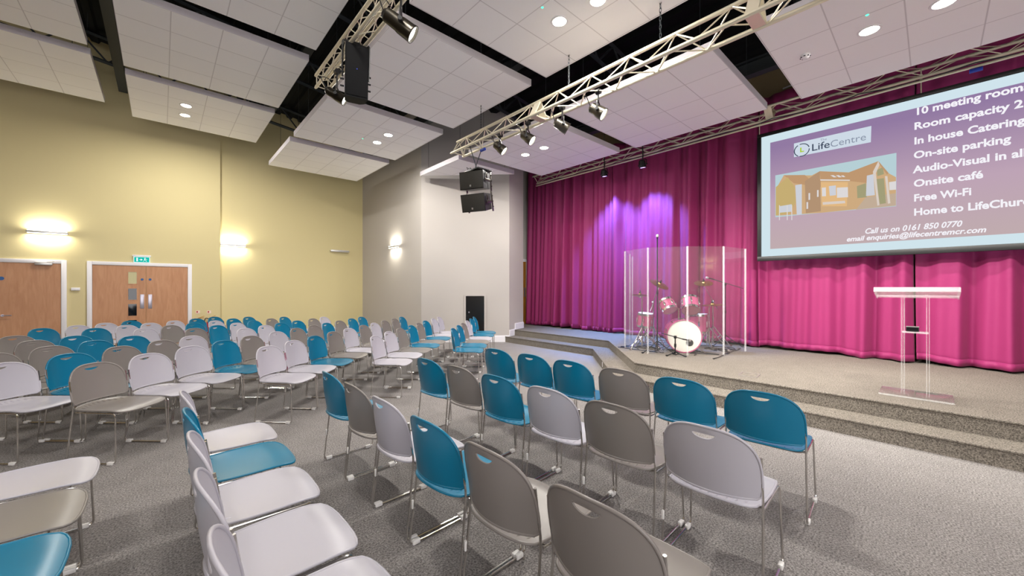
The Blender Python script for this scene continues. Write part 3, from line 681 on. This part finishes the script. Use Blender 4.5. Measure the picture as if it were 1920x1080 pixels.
YSL, ZS1, ZS0 = s_tl.y, s_tl.z, s_bl.z; YSR = YR+(YL-YSL)
slide = MB().span(loc_((VS-.010, YSR, ZS0)), loc_((VS-.004, YSL, ZS1))).build('slide', slide_mat(), scr, smooth=False)
def flat(pts, off, m, name, ): 
    a = [loc_(sp(px, py, off)) for px, py in pts]; bk = [v+Vector((.002, 0, 0)) for v in a]; n = len(a)
    mb = MB(); mb.add(a+bk, [tuple(range(n)), tuple(range(n, 2*n))]+[(i, (i+1) % n, (i+1) % n+n, i+n) for i in range(n)]); return mb.build(name, m, slide, smooth=False)
W_TXT = emis('slide_text_white', rgb(240, 238, 244), 1.05)
def text(s, px, py, cap_px, m, right_px=None, xs=None, bold=.0, shear=0, off=.016, name='slide_text'):
    p = sp(px, py, off); d = (p.x)/(CA*xr(px)+SA); cap = cap_px*d/FPX
    cu = bpy.data.curves.new(name, 'FONT'); cu.body = s; cu.size = cap/.73; cu.offset = bold; cu.shear = shear; cu.resolution_u = 3; cu.extrude = .0008
    o = bpy.data.objects.new(name, cu); COL.objects.link(o); cu.materials.append(m)
    bpy.context.view_layer.update(); w = o.dimensions.x
    sx = xs if xs else (p.y-U_at(right_px, VS-off))/w if right_px else 1.0
    me = bpy.data.meshes.new_from_object(o.evaluated_get(bpy.context.evaluated_depsgraph_get())); bpy.data.objects.remove(o); bpy.data.curves.remove(cu)
    q = Matrix.Rotation(-math.pi/2, 4, 'Z') @ Matrix.Rotation(math.pi/2, 4, 'X') @ Matrix.Diagonal((sx, 1, 1, 1)); me.transform(q)
    o = bpy.data.objects.new(name, me); COL.objects.link(o); o.parent = slide; o.location = loc_(p)
    if not me.materials: me.materials.append(m)
    return sx
sx = text('Onsite café', 1713, 351, 13.3, W_TXT, right_px=1843, bold=.0045)
text('Free Wi-Fi', 1713, 378, 13.3, W_TXT, right_px=1820, bold=.0045)
text('On-site parking', 1713, 298, 13.3, W_TXT, right_px=1895.5, bold=.0045)
text('10 meeting rooms', 1715, 217, 13.3, W_TXT, right_px=1926, bold=.0045); text('Room capacity 2', 1713.5, 244, 13.3, W_TXT, right_px=1917, bold=.0045)
text('In house Catering', 1713.5, 271.5, 13.3, W_TXT, right_px=1921, bold=.0045); text('Audio-Visual in all', 1712.5, 325, 13.3, W_TXT, right_px=1926, bold=.0045)
text('Home to LifeChurch', 1713, 404.5, 13.3, W_TXT, right_px=1945, bold=.0045)
text('Call us on 0161 850 0770', 1621, 438.5, 10, W_TXT, right_px=1802.5, bold=.003, shear=.25); text('email enquiries@lifecentremcr.com', 1587, 453, 9, W_TXT, right_px=1848, bold=.003, shear=.25)
L_BOX = emis('logo_plate', rgb(206, 218, 230), 1.0); DK = emis('logo_dark', rgb(62, 72, 92), 1.0); LT = emis('logo_light', rgb(140, 150, 168), 1.0); GR = emis('logo_green', rgb(170, 205, 60), 1.0)
flat([(1489, 269.5), (1634, 236.5), (1633, 267), (1489, 295)], .014, L_BOX, 'logo_plate')
text('Life', 1521.5, 284, 13.5, DK, right_px=1554, off=.018, bold=.001, name='logo_text'); text('Centre', 1556.5, 277, 13, LT, right_px=1622.5, off=.018, name='logo_text'); text('The', 1538.5, 265.5, 4.5, LT, right_px=1550, off=.018, name='logo_text')
c = loc_(sp(1503.6, 281.8, .018)); b = MB(); rr = .108
for a0, a1 in ((-60, 60), (75, 165), (180, 285)):
    b.tube([c+Vector((0, rr*math.cos(math.radians(a0+(a1-a0)*k/14)), rr*math.sin(math.radians(a0+(a1-a0)*k/14)))) for k in range(15)], .0075, 5)
b.build('logo_ring', DK, slide)
text('L', 1500, 286, 8.5, GR, right_px=1507, off=.018, bold=.004, name='logo_text')
# photograph of the building on the slide
PH = {k: emis('slide_photo_'+k, rgb(*[int(c*.76+h*.24) for c, h in zip(v, (204, 186, 182))]), 1.0) for k, v in {'sky': (176, 214, 224), 'roof': (186, 140, 92), 'brick': (206, 166, 112), 'shade': (170, 134, 96), 'glass': (204, 214, 226), 'white': (226, 226, 228), 'gable': (222, 212, 200), 'tree': (196, 170, 96), 'ground': (190, 168, 142), 'bright': (232, 184, 116), 'green': (150, 150, 104), 'haze': (188, 164, 170)}.items()}
def zp(x, y): return (1380+x/5.3333, 220+y/5.3333)
def ph(pts, m, off, name='photo_shape'): flat([zp(*p) for p in pts], off, PH[m], name)
ph([(395, 582), (1605, 357), (1602, 890), (860, 955), (395, 1000)], 'sky', .013, 'photo_sky')
ph([(400, 720), (480, 580), (760, 582), (840, 540), (1130, 552), (1425, 440), (1525, 560), (1600, 600), (1600, 880), (860, 955), (400, 985)], 'brick', .0142, 'photo_building')
ph([(480, 580), (690, 578), (760, 640), (850, 625), (850, 700), (580, 660)], 'roof', .0154); ph([(690, 640), (840, 540), (850, 940), (700, 960)], 'shade', .0156); ph([(838, 540), (1135, 555), (1140, 628), (848, 622)], 'roof', .0158)
ph([(1130, 552), (1425, 440), (1370, 560), (1330, 660), (1140, 640)], 'roof', .0160); ph([(850, 650), (1120, 650), (1110, 890), (862, 890)], 'bright', .0160)
ph([(845, 622), (1140, 626), (1140, 636), (845, 634)], 'white', .0170); ph([(860, 706), (900, 702), (902, 790), (862, 792)], 'white', .0172); ph([(930, 690), (1000, 682), (1002, 780), (940, 786)], 'glass', .0172); ph([(1010, 705), (1120, 700), (1122, 800), (1012, 806)], 'white', .0172)
ph([(868, 850), (1090, 835), (1095, 860), (870, 876)], 'gable', .0172); ph([(1310, 585), (1375, 570), (1390, 780), (1300, 790)], 'glass', .0168); ph([(1210, 690), (1300, 660), (1310, 800), (1215, 810)], 'green', .0168)
ph([(1370, 545), (1425, 440), (1440, 470), (1400, 560), (1435, 880), (1415, 885)], 'gable', .0178); ph([(1425, 440), (1528, 560), (1510, 575), (1435, 470)], 'roof', .0180); ph([(1410, 530), (1470, 500), (1480, 570), (1415, 590)], 'green', .0172); ph([(1490, 590), (1515, 590), (1545, 860), (1520, 865)], 'gable', .0176); ph([(1400, 620), (1480, 610), (1500, 860), (1440, 870)], 'green', .0166)
ph([(1530, 650), (1600, 640), (1600, 725), (1535, 730)], 'white', .0170); ph([(1300, 800), (1600, 760), (1600, 885), (1200, 925)], 'ground', .0150)
ph([(945, 582), (975, 580), (1010, 600), (980, 602)], 'white', .0172); ph([(1000, 582), (1030, 580), (1060, 600), (1030, 602)], 'white', .0172); ph([(1050, 584), (1075, 582), (1095, 598), (1070, 600)], 'white', .0172)
ph([(400, 700), (520, 600), (590, 700), (600, 850), (540, 960), (400, 980)], 'tree', .0164); ph([(595, 680), (660, 670), (660, 970), (610, 980)], 'glass', .0168); ph([(440, 890), (560, 870), (560, 945), (440, 955)], 'glass', .0174)
for x in (437, 515, 560): ph([(x-4, 880), (x+4, 880), (x+4, 1028), (x-4, 1030)], 'white', .0182)
for x, y in ((735, 760), (820, 730), (715, 850)): ph([(x-8, y), (x+8, y-2), (x+8, y+65), (x-8, y+68)], 'white', .0176)

# ------------------------------------------------------------------ chairs
def shell_mesh(mb, outline, hole, surf, th, n=26, dirn=1):
    """thin moulded shell from a 2-D outline (u,v), an optional hole and a function to 3-D"""
    pts = [Vector(p) for p in outline]; no = len(pts); edges = [(i, (i+1) % no) for i in range(no)]
    if hole: nh = len(hole); pts += [Vector(p) for p in hole]; edges += [(no+i, no+(i+1) % nh) for i in range(nh)]
    us = [p[0] for p in outline]; vs_ = [p[1] for p in outline]
    def inside(q, poly):
        c = False; j = len(poly)-1
        for i in range(len(poly)):
            a, b_ = poly[i], poly[j]
            if (a[1] > q[1]) != (b_[1] > q[1]) and q[0] < (b_[0]-a[0])*(q[1]-a[1])/(b_[1]-a[1])+a[0]: c = not c
            j = i
        return c
    step = (max(us)-min(us))/n; u = min(us)+step*.5
    while u < max(us):
        v = min(vs_)+step*.5
        while v < max(vs_):
            q = (u, v)
            if inside(q, outline) and (not hole or not inside(q, hole)) and min((Vector(q)-p).length for p in pts[:no+(len(hole) if hole else 0)]) > step*.45: pts.append(Vector(q))
            v += step
        u += step
    r = delaunay_2d_cdt(pts, edges, [], 0, 1e-6)
    V2, F2 = r[0], r[2]; F = []
    for f in F2:
        c = sum((V2[i] for i in f), Vector((0, 0)))/len(f)
        if inside(c, outline) and not (hole and inside(c, hole)): F.append(list(f))
    def nrm(p):
        e = .004; a = Vector(surf(p[0]+e, p[1]))-Vector(surf(p[0]-e, p[1])); b_ = Vector(surf(p[0], p[1]+e))-Vector(surf(p[0], p[1]-e)); return a.cross(b_).normalized()
    top = [Vector(surf(*p))+nrm(p)*th/2 for p in V2]; bot = [Vector(surf(*p))-nrm(p)*th/2 for p in V2]; k = len(V2)
    cnt = {}
    for f in F:
        for i in range(len(f)): e = (f[i], f[(i+1) % len(f)]); cnt[e] = 1
    side = [(a, b_, b_+k, a+k) for (a, b_) in cnt if (b_, a) not in cnt]
    mb.add(top+bot, F+[[i+k for i in f][::-1] for f in F]+side)
def back_outline():
    pts = []; N = 26
    for i in range(N+1):           # top arc, from one side to the other
        a = math.pi*i/N; c, s_ = math.cos(a), math.sin(a)
        pts.append((.232*(abs(c)**.72)*(1 if c > 0 else -1), .575+.235*abs(s_)**.66))
    pts += [(-.230, .535), (-.224, .505), (-.208, .492)]
    for i in range(1, 16): y = -.208+.416*i/16; pts.append((y, .492-.004*(1-(y/.208)**2)))
    pts += [(.208, .492), (.224, .505), (.230, .535)]
    return pts
def slot_outline():
    pts = []
    for i in range(13): a = math.pi+math.pi*i/12; pts.append((.058*math.cos(a), .778+.028*math.sin(a)))
    return pts
def back_surf(y, z):
    t = max(0.0, (.81-z)/.33)
    x = .034*t**1.2 - .006*math.sin(math.pi*min(1, t)) + .084*(abs(y)/.232)**2.2*(.8+.2*min(1, t))
    return (x, y, z)
def seat_outline():
    pts = []
    for i in range(13): a = -math.pi/2+math.pi*i/12; y = .212*math.sin(-a); pts.append((.14-.112*math.cos(a)**.8 if math.cos(a) > 1e-6 else .14, y))
    pts += [(.20, -.222), (.30, -.228), (.40, -.226)]
    for i in range(11): a = -math.pi/2+math.pi*i/10; c, s_ = max(0, math.cos(a)), math.sin(a); pts.append((.445+.085*c**.62, .222*abs(s_)**.7*(1 if s_ > 0 else -1)))
    pts += [(.40, .226), (.30, .228), (.20, .222)]
    return pts
def seat_surf(x, y):
    z = .452-.014*(1-(y/.23)**2)*math.sin(math.pi*min(1, max(0, (x-.02)/.46)))
    if x > .40: z -= .9*(x-.40)**2*1.6
    if x < .16: z += .9*(.16-x)**2
    return (x, y, z)
def sled_path(s):
    return fillet([(.078, s*.231, .70), (.112, s*.231, .47), (.062, s*.242, .011), (.495, s*.242, .011), (.478, s*.229, .430), (.13, s*.229, .437)], .034, 5)
bmesh_cache = {}
mb = MB(); shell_mesh(mb, back_outline(), slot_outline(), back_surf, .006)
bo = back_outline(); mb.tube([back_surf(*p) for p in bo], .0072, 8, closed=True); mb.tube([back_surf(*p) for p in slot_outline()], .0042, 6, closed=True)
_b = mb
ms = MB(); shell_mesh(ms, seat_outline(), None, seat_surf, .006, 22)
ms.tube([seat_surf(*p) for p in seat_outline()], .0065, 8, closed=True)
for k in range(-4, 5): 
    y = k*.04; x0 = .05+.075*(abs(y)/.2)**2; ms.tube([Vector(seat_surf(x0+.05*q/4, y*1.0))+Vector((0, 0, .002)) for q in range(5)], [.001, .005, .006, .004, .001], 6)
def make_chair(m, prt):
    r = thing('stacking_chair', 'chair', 'chair')
    s = MB(); s.v = list(ms.v); s.f = list(ms.f); s.build('seat', m, r, ang=50)
    b = MB(); b.v = list(_b.v); b.f = list(_b.f); b.build('backrest', m, r, ang=50)
    for sg in (1, -1): MB().tube(sled_path(sg), .0062, 8).build('sled_leg', M['chrome'], r)
    for x, z, w in ((.44, .424, .229), (.15, .432, .229)): MB().tube(fillet([(x, -w, z+.006), (x, -w+.05, z-.012), (x, w-.05, z-.012), (x, w, z+.006)], .02), .0055, 6).build('crossbar', M['chrome'], r)
    for sg in (1, -1):
        for x in (.105, .45): MB().box((x, sg*.242, .014), (.048, .024, .026), None, .004).build('foot_glide', M['glide'], r)
    MB().box((.083, .239, .24), (.016, .014, .05), None, .003).build('linking_clip', M['glide'], r)
    return r
protos = {'w': make_chair(M['white_plastic'], 0), 'g': make_chair(M['taupe_plastic'], 0), 'b': make_chair(M['teal_plastic'], 0)}
used = set()
CN = {'w': 'white', 'g': 'taupe', 'b': 'teal'}
ORD = ['first', 'second', 'third', 'fourth', 'fifth', 'sixth', 'seventh', 'eighth', 'ninth', 'tenth', 'eleventh', 'twelfth']
def place_chair(k, x, y, rz, label, group):
    o = protos[k]
    if k in used: o = copy_tree(o)
    used.add(k); o.location = (x, y, 0); o.rotation_euler = (0, 0, rz); o['label'] = label; o['group'] = group
    return o
# angled block: rows run straight away from the viewpoint; offsets in the camera's own right / depth axes
def cam_xy(x, z): return (x*CA+z*SA, -x*SA+z*CA)
ZK = [3.49, 4.0, 4.51, 5.0, 5.48, 6.02, 6.53, 7.05, 7.52, 8.05, 8.6, 9.11]
LROWS = [('front', -1.03, .040, {6: 'b', 7: 'b', 8: 'g', 9: 'w', 10: 'b', 11: 'b'}),
 ('second', -2.11, .062, {4: 'w', 5: 'w', 6: 'g', 7: 'b', 8: 'g', 9: 'b', 10: 'w', 11: 'w'}),
 ('third', -2.975, .058, {2: 'w', 3: 'w', 4: 'b', 5: 'g', 6: 'w', 7: 'g', 8: 'w', 9: 'g', 10: 'g', 11: 'b'}),
 ('fourth', -3.845, .045, {0: 'g', 1: 'w', 2: 'w', 3: 'b', 4: 'g', 5: 'w', 6: 'g', 7: 'g', 8: 'b', 9: 'g', 10: 'b', 11: 'b'}),
 ('fifth', -4.67, .032, {0: 'w', 1: 'b', 2: 'g', 3: 'g', 4: 'w', 6: 'w', 7: 'w', 8: 'b', 9: 'b', 10: 'g', 11: 'w'}),
 ('sixth', -5.47, .006, {1: 'g', 2: 'g', 3: 'b', 4: 'b', 6: 'g', 7: 'b', 8: 'w', 9: 'b', 10: 'g', 11: 'b'}),
 ('seventh', -6.30, .004, {3: 'g', 4: 'b', 6: 'w', 7: 'g', 8: 'b', 9: 'w', 10: 'b', 11: 'b'}),
 ('eighth', -7.18, .012, {4: 'g', 6: 'b', 7: 'w', 8: 'w', 9: 'w', 10: 'b', 11: 'b'}),
 ('ninth', -8.0, -.005, {6: 'b', 7: 'w', 8: 'w', 9: 'b'})]
for rname, x0, sl, d in LROWS:
    for i, k in enumerate(sorted(d)):
        z = ZK[k]; x = x0+sl*(z-3.49)+random.uniform(-.015, .015)
        if rname == 'front': x = -1.03+.04*(z-6.4)
        X, Y = cam_xy(x, z+random.uniform(-.012, .012)); fx, fy = cam_xy(1, -sl); rz = math.atan2(fy, fx)+random.uniform(-.03, .03)
        last = i == len(d)-1
        pos = 'at the near end' if i == 0 else 'at the far end' if last else ORD[i]+' from the near end'
        place_chair(d[k], X, Y, rz, f'{CN[d[k]]} chair {pos} of the {rname} row in the block facing sideways', 'stacking chairs in the angled block')
CROWS = [('the front row facing the stage', [2.77, 2.81, 2.83, 2.86, 2.90, 2.92], .055, 'bbbgbb'), ('the second row facing the stage', [1.885, 1.905, 1.925, 1.945, 1.97, 1.99], .042, 'bgbwgw'),
 ('the third row facing the stage', [.985, .99, 1.0, 1.005, 1.02, 1.03], .018, 'bgwbgg'), ('the fourth row facing the stage', [.09, .09, .09, .09, .095, .10], .0, 'wbwwww'), ('the fifth row facing the stage', [-.81, -.81, -.81], 0, 'wgb')]
UC = [3.33, 2.82, 2.325, 1.80, 1.30, .77]
for rname, xs_, sl, cols in CROWS:
    for i, k in enumerate(cols):
        pos = 'at the far end' if i == 0 else 'at the near end' if i == 5 else ORD[i]+' from the far end'
        place_chair(k, xs_[i], UC[i], sl+random.uniform(-.012, .012), f'{CN[k]} chair {pos} of {rname}', 'stacking chairs facing the stage')

# ------------------------------------------------------------------ drum kit
M['pink_shell'] = mat('pink_sparkle_shell', rgb(176, 84, 122), 0.25, noise=(160, .25)); M['drum_head'] = mat('coated_head', rgb(236, 232, 222), 0.5); M['clear_head'] = mat('resonant_head', rgb(190, 140, 150), 0.2)
M['cymbal'] = mat('bronze_cymbal', rgb(176, 140, 84), 0.25, metal=0.9)
def drum(name, label, c, axis, rad, dep, front, lugs=8, legs=None, group='drum kit behind the clear shield', hoopm='chrome'):
    r = thing(name, label, 'drum', c, 0, group); A = axisM((0, 0, 0), axis)
    MB().lathe([(rad*.97, -dep/2), (rad*.97, dep/2)], 36, A).build('shell', M['pink_shell'], r)
    for s in (1, -1):
        MB().lathe([(0, s*(dep/2+.002)), (rad*.96, s*(dep/2+.002)), (rad*.985, s*(dep/2-.004))], 36, A).build('drum_head', M[front if s > 0 else 'drum_head'], r)
        MB().lathe([(rad*.975, s*(dep/2-.03)), (rad*1.03, s*(dep/2-.03)), (rad*1.03, s*(dep/2+.012)), (rad*.98, s*(dep/2+.012)), (rad*.975, s*(dep/2-.03))], 36, A).build('hoop', M[hoopm], r)
    for k in range(lugs):
        a = 2*math.pi*(k+.5)/lugs; b = MB(); px, py = rad*1.01*math.cos(a), rad*1.01*math.sin(a)
        b.box((px, py, 0), (.03, .03, min(.1, dep*.35)), A, .006); b.tube([(rad*1.03*math.cos(a), rad*1.03*math.sin(a), -dep/2), (rad*1.03*math.cos(a), rad*1.03*math.sin(a), dep/2)], .005, 6, M=A); b.build('lug', M['chrome'], r)
    return r
fd = Vector((-.84, -.54, 0)).normalized(); rt = Vector((fd.y, -fd.x, 0))     # rt points to the camera's left of the kit
BC = Vector((7.22, 3.17, ST+.305))
bd = drum('bass_drum', 'large bass drum with white front head and a round port', BC, fd, .295, .42, 'drum_head', 10, hoopm='pink_shell')
hv = axisM((0, 0, 0), fd)
side = fd.cross(Vector((0, 0, 1))).normalized()
hp = fd*.214+(-side if False else side)*0+Vector((0, 0, -.10))
def bd_off(right, up, out): 
    # right = towards the camera's right seen from the front
    rv = Vector((fd.y, -fd.x, 0)); rv = rv if rv.dot(Vector((CA, -SA, 0))) > 0 else -rv
    return rv*right+Vector((0, 0, up))+fd*out
MB().lathe([(0, 0), (.058, .0), (.062, .004)], 24, axisM(bd_off(.09, -.115, .214), fd)).build('port_hole', M['black'], bd)
for s in (1, -1):
    b = MB(); p = bd_off(s*.22, -.18, .1); b.tube([p, bd_off(s*.36, -.30, .16)], .009, 6); b.build('spur', M['chrome'], bd)
b = MB(); b.tube([bd_off(-.06, .28, 0), bd_off(-.06, .5, -.02)], .014, 8); b.tube([bd_off(.06, .28, 0), bd_off(.06, .5, -.02)], .014, 8); b.box(bd_off(0, .3, 0), (.12, .12, .03), None, .005); b.build('tom_mount', M['chrome'], bd)
def kit(px, py, d): x = xr(px); return Vector((d*(CA*x+SA), d*(CA-SA*x), EYE+(540-py)/FPX*d))
def aim(right, up, out): rv = Vector((CA, -SA, 0)); return (rv*right+Vector((0, 0, 1))*up+Vector((-SA, -CA, 0))*out).normalized()
drum('tom_drum', 'smaller pink tom drum nearer the tall microphone stand', kit(1252.5, 573, 7.35), aim(.15, -.80, .58), .135, .21, 'clear_head', 6)
drum('tom_drum', 'larger pink tom drum behind the middle shield joint', kit(1294, 572, 7.35), aim(-.18, -.80, .58), .165, .24, 'clear_head', 6)
fl = drum('floor_tom', 'pink floor tom half hidden behind the bass drum', kit(1308, 606, 7.75), (0, 0, 1), .19, .36, 'drum_head', 6)
b = MB(); c = fl.location
for k in range(3): a = 2*math.pi*k/3+.3; b.tube([(.2*math.cos(a), .2*math.sin(a), .05), (.2*math.cos(a), .2*math.sin(a), ST-c.z+.01)], .008, 6)
b.build('leg', M['chrome'], fl)
sn = drum('snare_drum', 'pink deep snare drum on a tripod stand by the violet floor', kit(1210, 600, 7.75), aim(.05, .98, .1), .155, .26, 'drum_head', 6)
def tripod(mb, base, h, spread, ang0=0, r=.009):
    for k in range(3):
        a = ang0+2*math.pi*k/3; foot = base+Vector((spread*math.cos(a), spread*math.sin(a), .012)); mid_ = base+Vector((spread*.42*math.cos(a), spread*.42*math.sin(a), h*.42))
        mb.tube([base+Vector((0, 0, h)), mid_+Vector((0, 0, h*.15)), foot], r, 6); mb.tube([base+Vector((0, 0, h*.25)), mid_+Vector((0, 0, h*.12))], r*.7, 6); mb.tube([foot, foot+Vector((.03*math.cos(a), .03*math.sin(a), 0))], r*1.6, 8)
b = MB(); c = sn.location; base = Vector((0, 0, ST-c.z)); tripod(b, base, .28, .3, .4); b.tube([base+Vector((0, 0, .1)), Vector((0, 0, -.14))], .013, 8)
for k in range(3): a = .4+2*math.pi*k/3; b.tube([(0, 0, -.17), (.15*math.cos(a), .15*math.sin(a), -.12)], .008, 6)
b.build('stand', M['chrome'], sn)
def cymbal_stand(label, top, tilt, rad, foot, ang=0, hats=False, name='cymbal_stand', boom=None):
    top = Vector(top); foot = Vector((foot[0], foot[1], ST)); r = thing(name, label, 'cymbal', foot, 0, 'drum kit behind the clear shield'); t = top-foot
    b = MB(); tripod(b, Vector((0, 0, 0)), .42, .34, ang, .010)
    hz = t.z*.72 if boom else t.z-.05
    b.tube([(0, 0, .05), (0, 0, t.z*.45)], .014, 8); b.tube([(0, 0, t.z*.45), (0, 0, hz)], .011, 8); b.tube([(0, 0, t.z*.45-.03), (0, 0, t.z*.45+.03)], .022, 8)
    if boom: b.tube([Vector((0, 0, hz))-(t-Vector((0, 0, hz))).normalized()*.22, t-Vector((0, 0, .02))], .009, 8); b.tube([(0, -.02, hz), (0, .02, hz)], .024, 8)
    else: b.tube([(0, 0, hz), t+Vector((0, 0, .05))], .006, 8)
    b.build('stand', M['chrome'], r)
    A = axisM(t, tilt)
    prof = [(rad, 0), (rad*.6, rad*.055), (rad*.2, rad*.10), (rad*.16, rad*.17), (rad*.05, rad*.2), (.004, rad*.2)]
    MB().lathe(prof+[(.004, rad*.2-.004), (rad*.15, rad*.165-.004), (rad*.2, rad*.095-.004), (rad*.6, rad*.05-.004), (rad, -.003)], 36, A).build('cymbal', M['cymbal'], r)
    if hats: MB().lathe([(rad, -.02), (rad*.6, -.02-rad*.055), (rad*.2, -.02-rad*.1), (rad*.05, -.02-rad*.2)], 36, A).build('cymbal', M['cymbal'], r)
    b = MB(); b.lathe([(.018, 0), (.018, .03), (.008, .034), (.008, .06)], 10, axisM(A @ Vector((0, 0, rad*.2)), tilt)); b.build('wing_nut', M['black'], r)
    return r
def stage_pt(px, d): x = xr(px); return (d*(CA*x+SA), d*(CA-SA*x))
cymbal_stand('bronze crash cymbal tilted high beside the tall microphone stand', kit(1236, 533, 7.5), aim(.32, .86, .45), .19, stage_pt(1225, 7.7), .2, boom=True)
cymbal_stand('thin hi-hat cymbal pair near the shield edge by the violet light', kit(1200, 553, 7.5), aim(.05, 1, -.05), .17, stage_pt(1204, 7.5), .9, hats=True, name='hi_hat')
cymbal_stand('crash cymbal on a slanting boom behind the third shield pane', kit(1319, 531, 7.6), aim(-.12, .95, .32), .17, stage_pt(1337, 7.8), 1.3, boom=True)
cymbal_stand('flat ride cymbal low behind the shield beside the boom microphone', kit(1336, 572, 7.4), aim(-.08, 1, .02), .2, stage_pt(1330, 7.5), .5)
def mic_stand(label, foot, pts, mic_dir, tri=True, base_h=.22, spread=.26, mic=True):
    foot = Vector((foot[0], foot[1], ST)); r = thing('microphone_stand', label, 'microphone stand', foot, 0, 'microphone stands around the drum kit')
    P_ = [Vector(p)-foot for p in pts]
    b = MB(); tripod(b, Vector((0, 0, 0)), base_h, spread, .6, .009); b.build('tripod_base', M['black'], r)
    pole_top = P_[0]; b = MB(); b.tube([(0, 0, .04), pole_top], .011, 8); b.tube([(pole_top*.55-Vector((0, 0, .03))), (pole_top*.55+Vector((0, 0, .03)))], .02, 8); b.build('pole', M['black'], r)
    if len(P_) > 2: b = MB(); b.tube([P_[1], P_[2]], .008, 8); b.box(pole_top, (.04, .04, .05), None, .006); b.build('boom_arm', M['black'], r)
    end = P_[-1]; d = Vector(mic_dir).normalized(); A = axisM(end, d)
    m = thing_part = MB().lathe([(.011, -.02), (.012, .10), (.018, .12), (.024, .135), (.025, .15), (.02, .17), (0, .178)], 14, A).build('microphone', M['black'], r)
    MB().lathe([(.0195, .122), (.0255, .137), (.0262, .15), (.021, .172), (0, .18)], 14, A).build('mic_grille', M['lamp_metal'], m)
    return r
f1 = stage_pt(1232.5, 7.05)
mic_stand('tall black microphone stand rising above the clear shield', f1, [(f1[0], f1[1], 2.31), ], (0, 0, 1), spread=.3)
m1 = kit(1231.5, 455, 7.05); bpy.context.view_layer.update()
f2 = stage_pt(1360, 7.9); t2 = kit(1360, 533, 7.9)
mic_stand('black boom microphone stand near the open end of the shield', f2, [t2, kit(1394, 541, 7.7), kit(1338, 524, 8.0)], aim(-1, .25, .1), spread=.3)
f3 = stage_pt(1266, 6.72); t3 = kit(1266, 632, 6.72)
mic_stand('short black microphone stand in front of the bass drum', f3, [t3, kit(1240, 624.5, 6.75), kit(1281, 636, 6.7)], aim(.7, -.15, -.3), base_h=.07, spread=.16)
# cables on the stage floor
rnd = random.Random(4)
for i in range(14):
    c = Vector(stage_pt(rnd.uniform(1205, 1375), rnd.uniform(6.9, 7.9))); a = rnd.uniform(0, 6.28); pts = []
    p = c.copy()
    for k in range(26):
        pts.append((p.x, p.y, ST+.007+.0005*i)); a += rnd.uniform(-.55, .55); p = p+Vector((math.cos(a), math.sin(a)))*.07
        if p.x < 6.75 or p.x > 8.3: a = math.pi-a
        if p.y < 2.55 or p.y > 4.2: a = -a
    tag(MB().tube(fillet(pts, .03, 3), .0065, 6).build('stage_cable', M['black']), 'black cable lying in loops on the stage under the drum kit', 'cable', 'cables under the drum kit')
# ------------------------------------------------------------------ drum shield
SP = [(8.1, 4.72), (7.45, 4.40), (6.80, 4.12), (6.50, 3.475), (6.81, 2.90), (7.27, 2.47), (8.05, 2.36)]
sh = thing('drum_shield', 'clear folding acrylic shield standing around the drum kit', 'drum shield', (6.81, 3.2, ST))
for (xa_, ya_), (xb_, yb_) in zip(SP[:-1], SP[1:]):
    a = Vector((xa_, ya_)); c = Vector((xb_, yb_)); d = (c-a).normalized(); a2, c2 = a+d*.012, c-d*.012; n = Vector((-d.y, d.x))*.004; o2 = Vector((6.81, 3.2))
    MB().prism([a2-n-o2, c2-n-o2, c2+n-o2, a2+n-o2], .006, 1.915).build('pane', M['acrylic'], sh, smooth=False)
for i, (x, y) in enumerate(SP):
    MB().tube([(x-6.81, y-3.2, .002), (x-6.81, y-3.2, 1.915)], .017, 8).build('hinge_strip', M['acrylic_edge'], sh)
# ------------------------------------------------------------------ lectern
lx, ly = 6.12, .13
lec = thing('lectern', 'clear acrylic lectern on two slender posts standing on the stage', 'lectern', (lx, ly, ST))
for y in (.095, -.095):
    MB().box((0, y, .55), (.16, .022, 1.06), None, .003).build('post', M['acrylic_clear'], lec)
    for x in (.08, -.08):
        for dy in (.0105, -.0105): MB().box((x, y+dy, .55), (.004, .003, 1.06)).build('post_edge', M['acrylic_edge'], lec, smooth=False)
MB().box((0, 0, .70), (.20, .20, .014), None, .002).build('shelf', M['acrylic_edge'], lec)
MB().box((0, 0, .012), (.42, .56, .018), None, .003).build('base_plate', M['acrylic_clear'], lec)
for x in (.212, -.212): MB().box((x, 0, .012), (.003, .56, .018)).build('base_edge', M['acrylic_edge'], lec, smooth=False)
R = Matrix.Translation((0, 0, 1.12)) @ Matrix.Rotation(math.radians(14), 4, 'Y')
MB().box((0, 0, 0), (.36, .62, .012), R, .002).build('reading_top', M['acrylic_edge'], lec)
b = MB(); b.box((-.18, 0, .005), (.014, .64, .05), R, .002); b.box((.18, 0, .012), (.014, .64, .03), R, .002)
for y in (.315, -.315): b.box((0, y, .005), (.36, .014, .045), R, .002)
b.build('rim', M['acrylic_edge'], lec)
cl = thing('desk_clock', 'small black clock resting on the lectern shelf', 'clock', (lx-.04, ly+.02, ST+.708))
MB().box((0, 0, .026), (.05, .1, .05), None, .006).build('case', M['black'], cl); MB().box((-.027, 0, .03), (.003, .085, .03)).build('display', M['dark_glass'], cl, smooth=False); MB().box((0, 0, .053), (.05, .1, .006)).build('top_trim', M['lamp_metal'], cl, smooth=False)
# floor box lids in the stage carpet
for (px, py), lab in (((1405, 703), 'square floor box lid in the stage between drum kit and lectern'),):
    p = onZ(px, py, ST); o = thing('floor_box', lab, 'floor box', (p.x, p.y, ST), .1)
    MB().box((0, 0, .002), (.26, .2, .004)).build('lid', M['stage_carpet'], o, smooth=False)
    b = MB()
    for x in (.133, -.133): b.box((x, 0, .003), (.008, .22, .006))
    for y in (.106, -.106): b.box((0, y, .003), (.27, .008, .006))
    b.build('lid_frame', M['lamp_metal'], o, smooth=False)
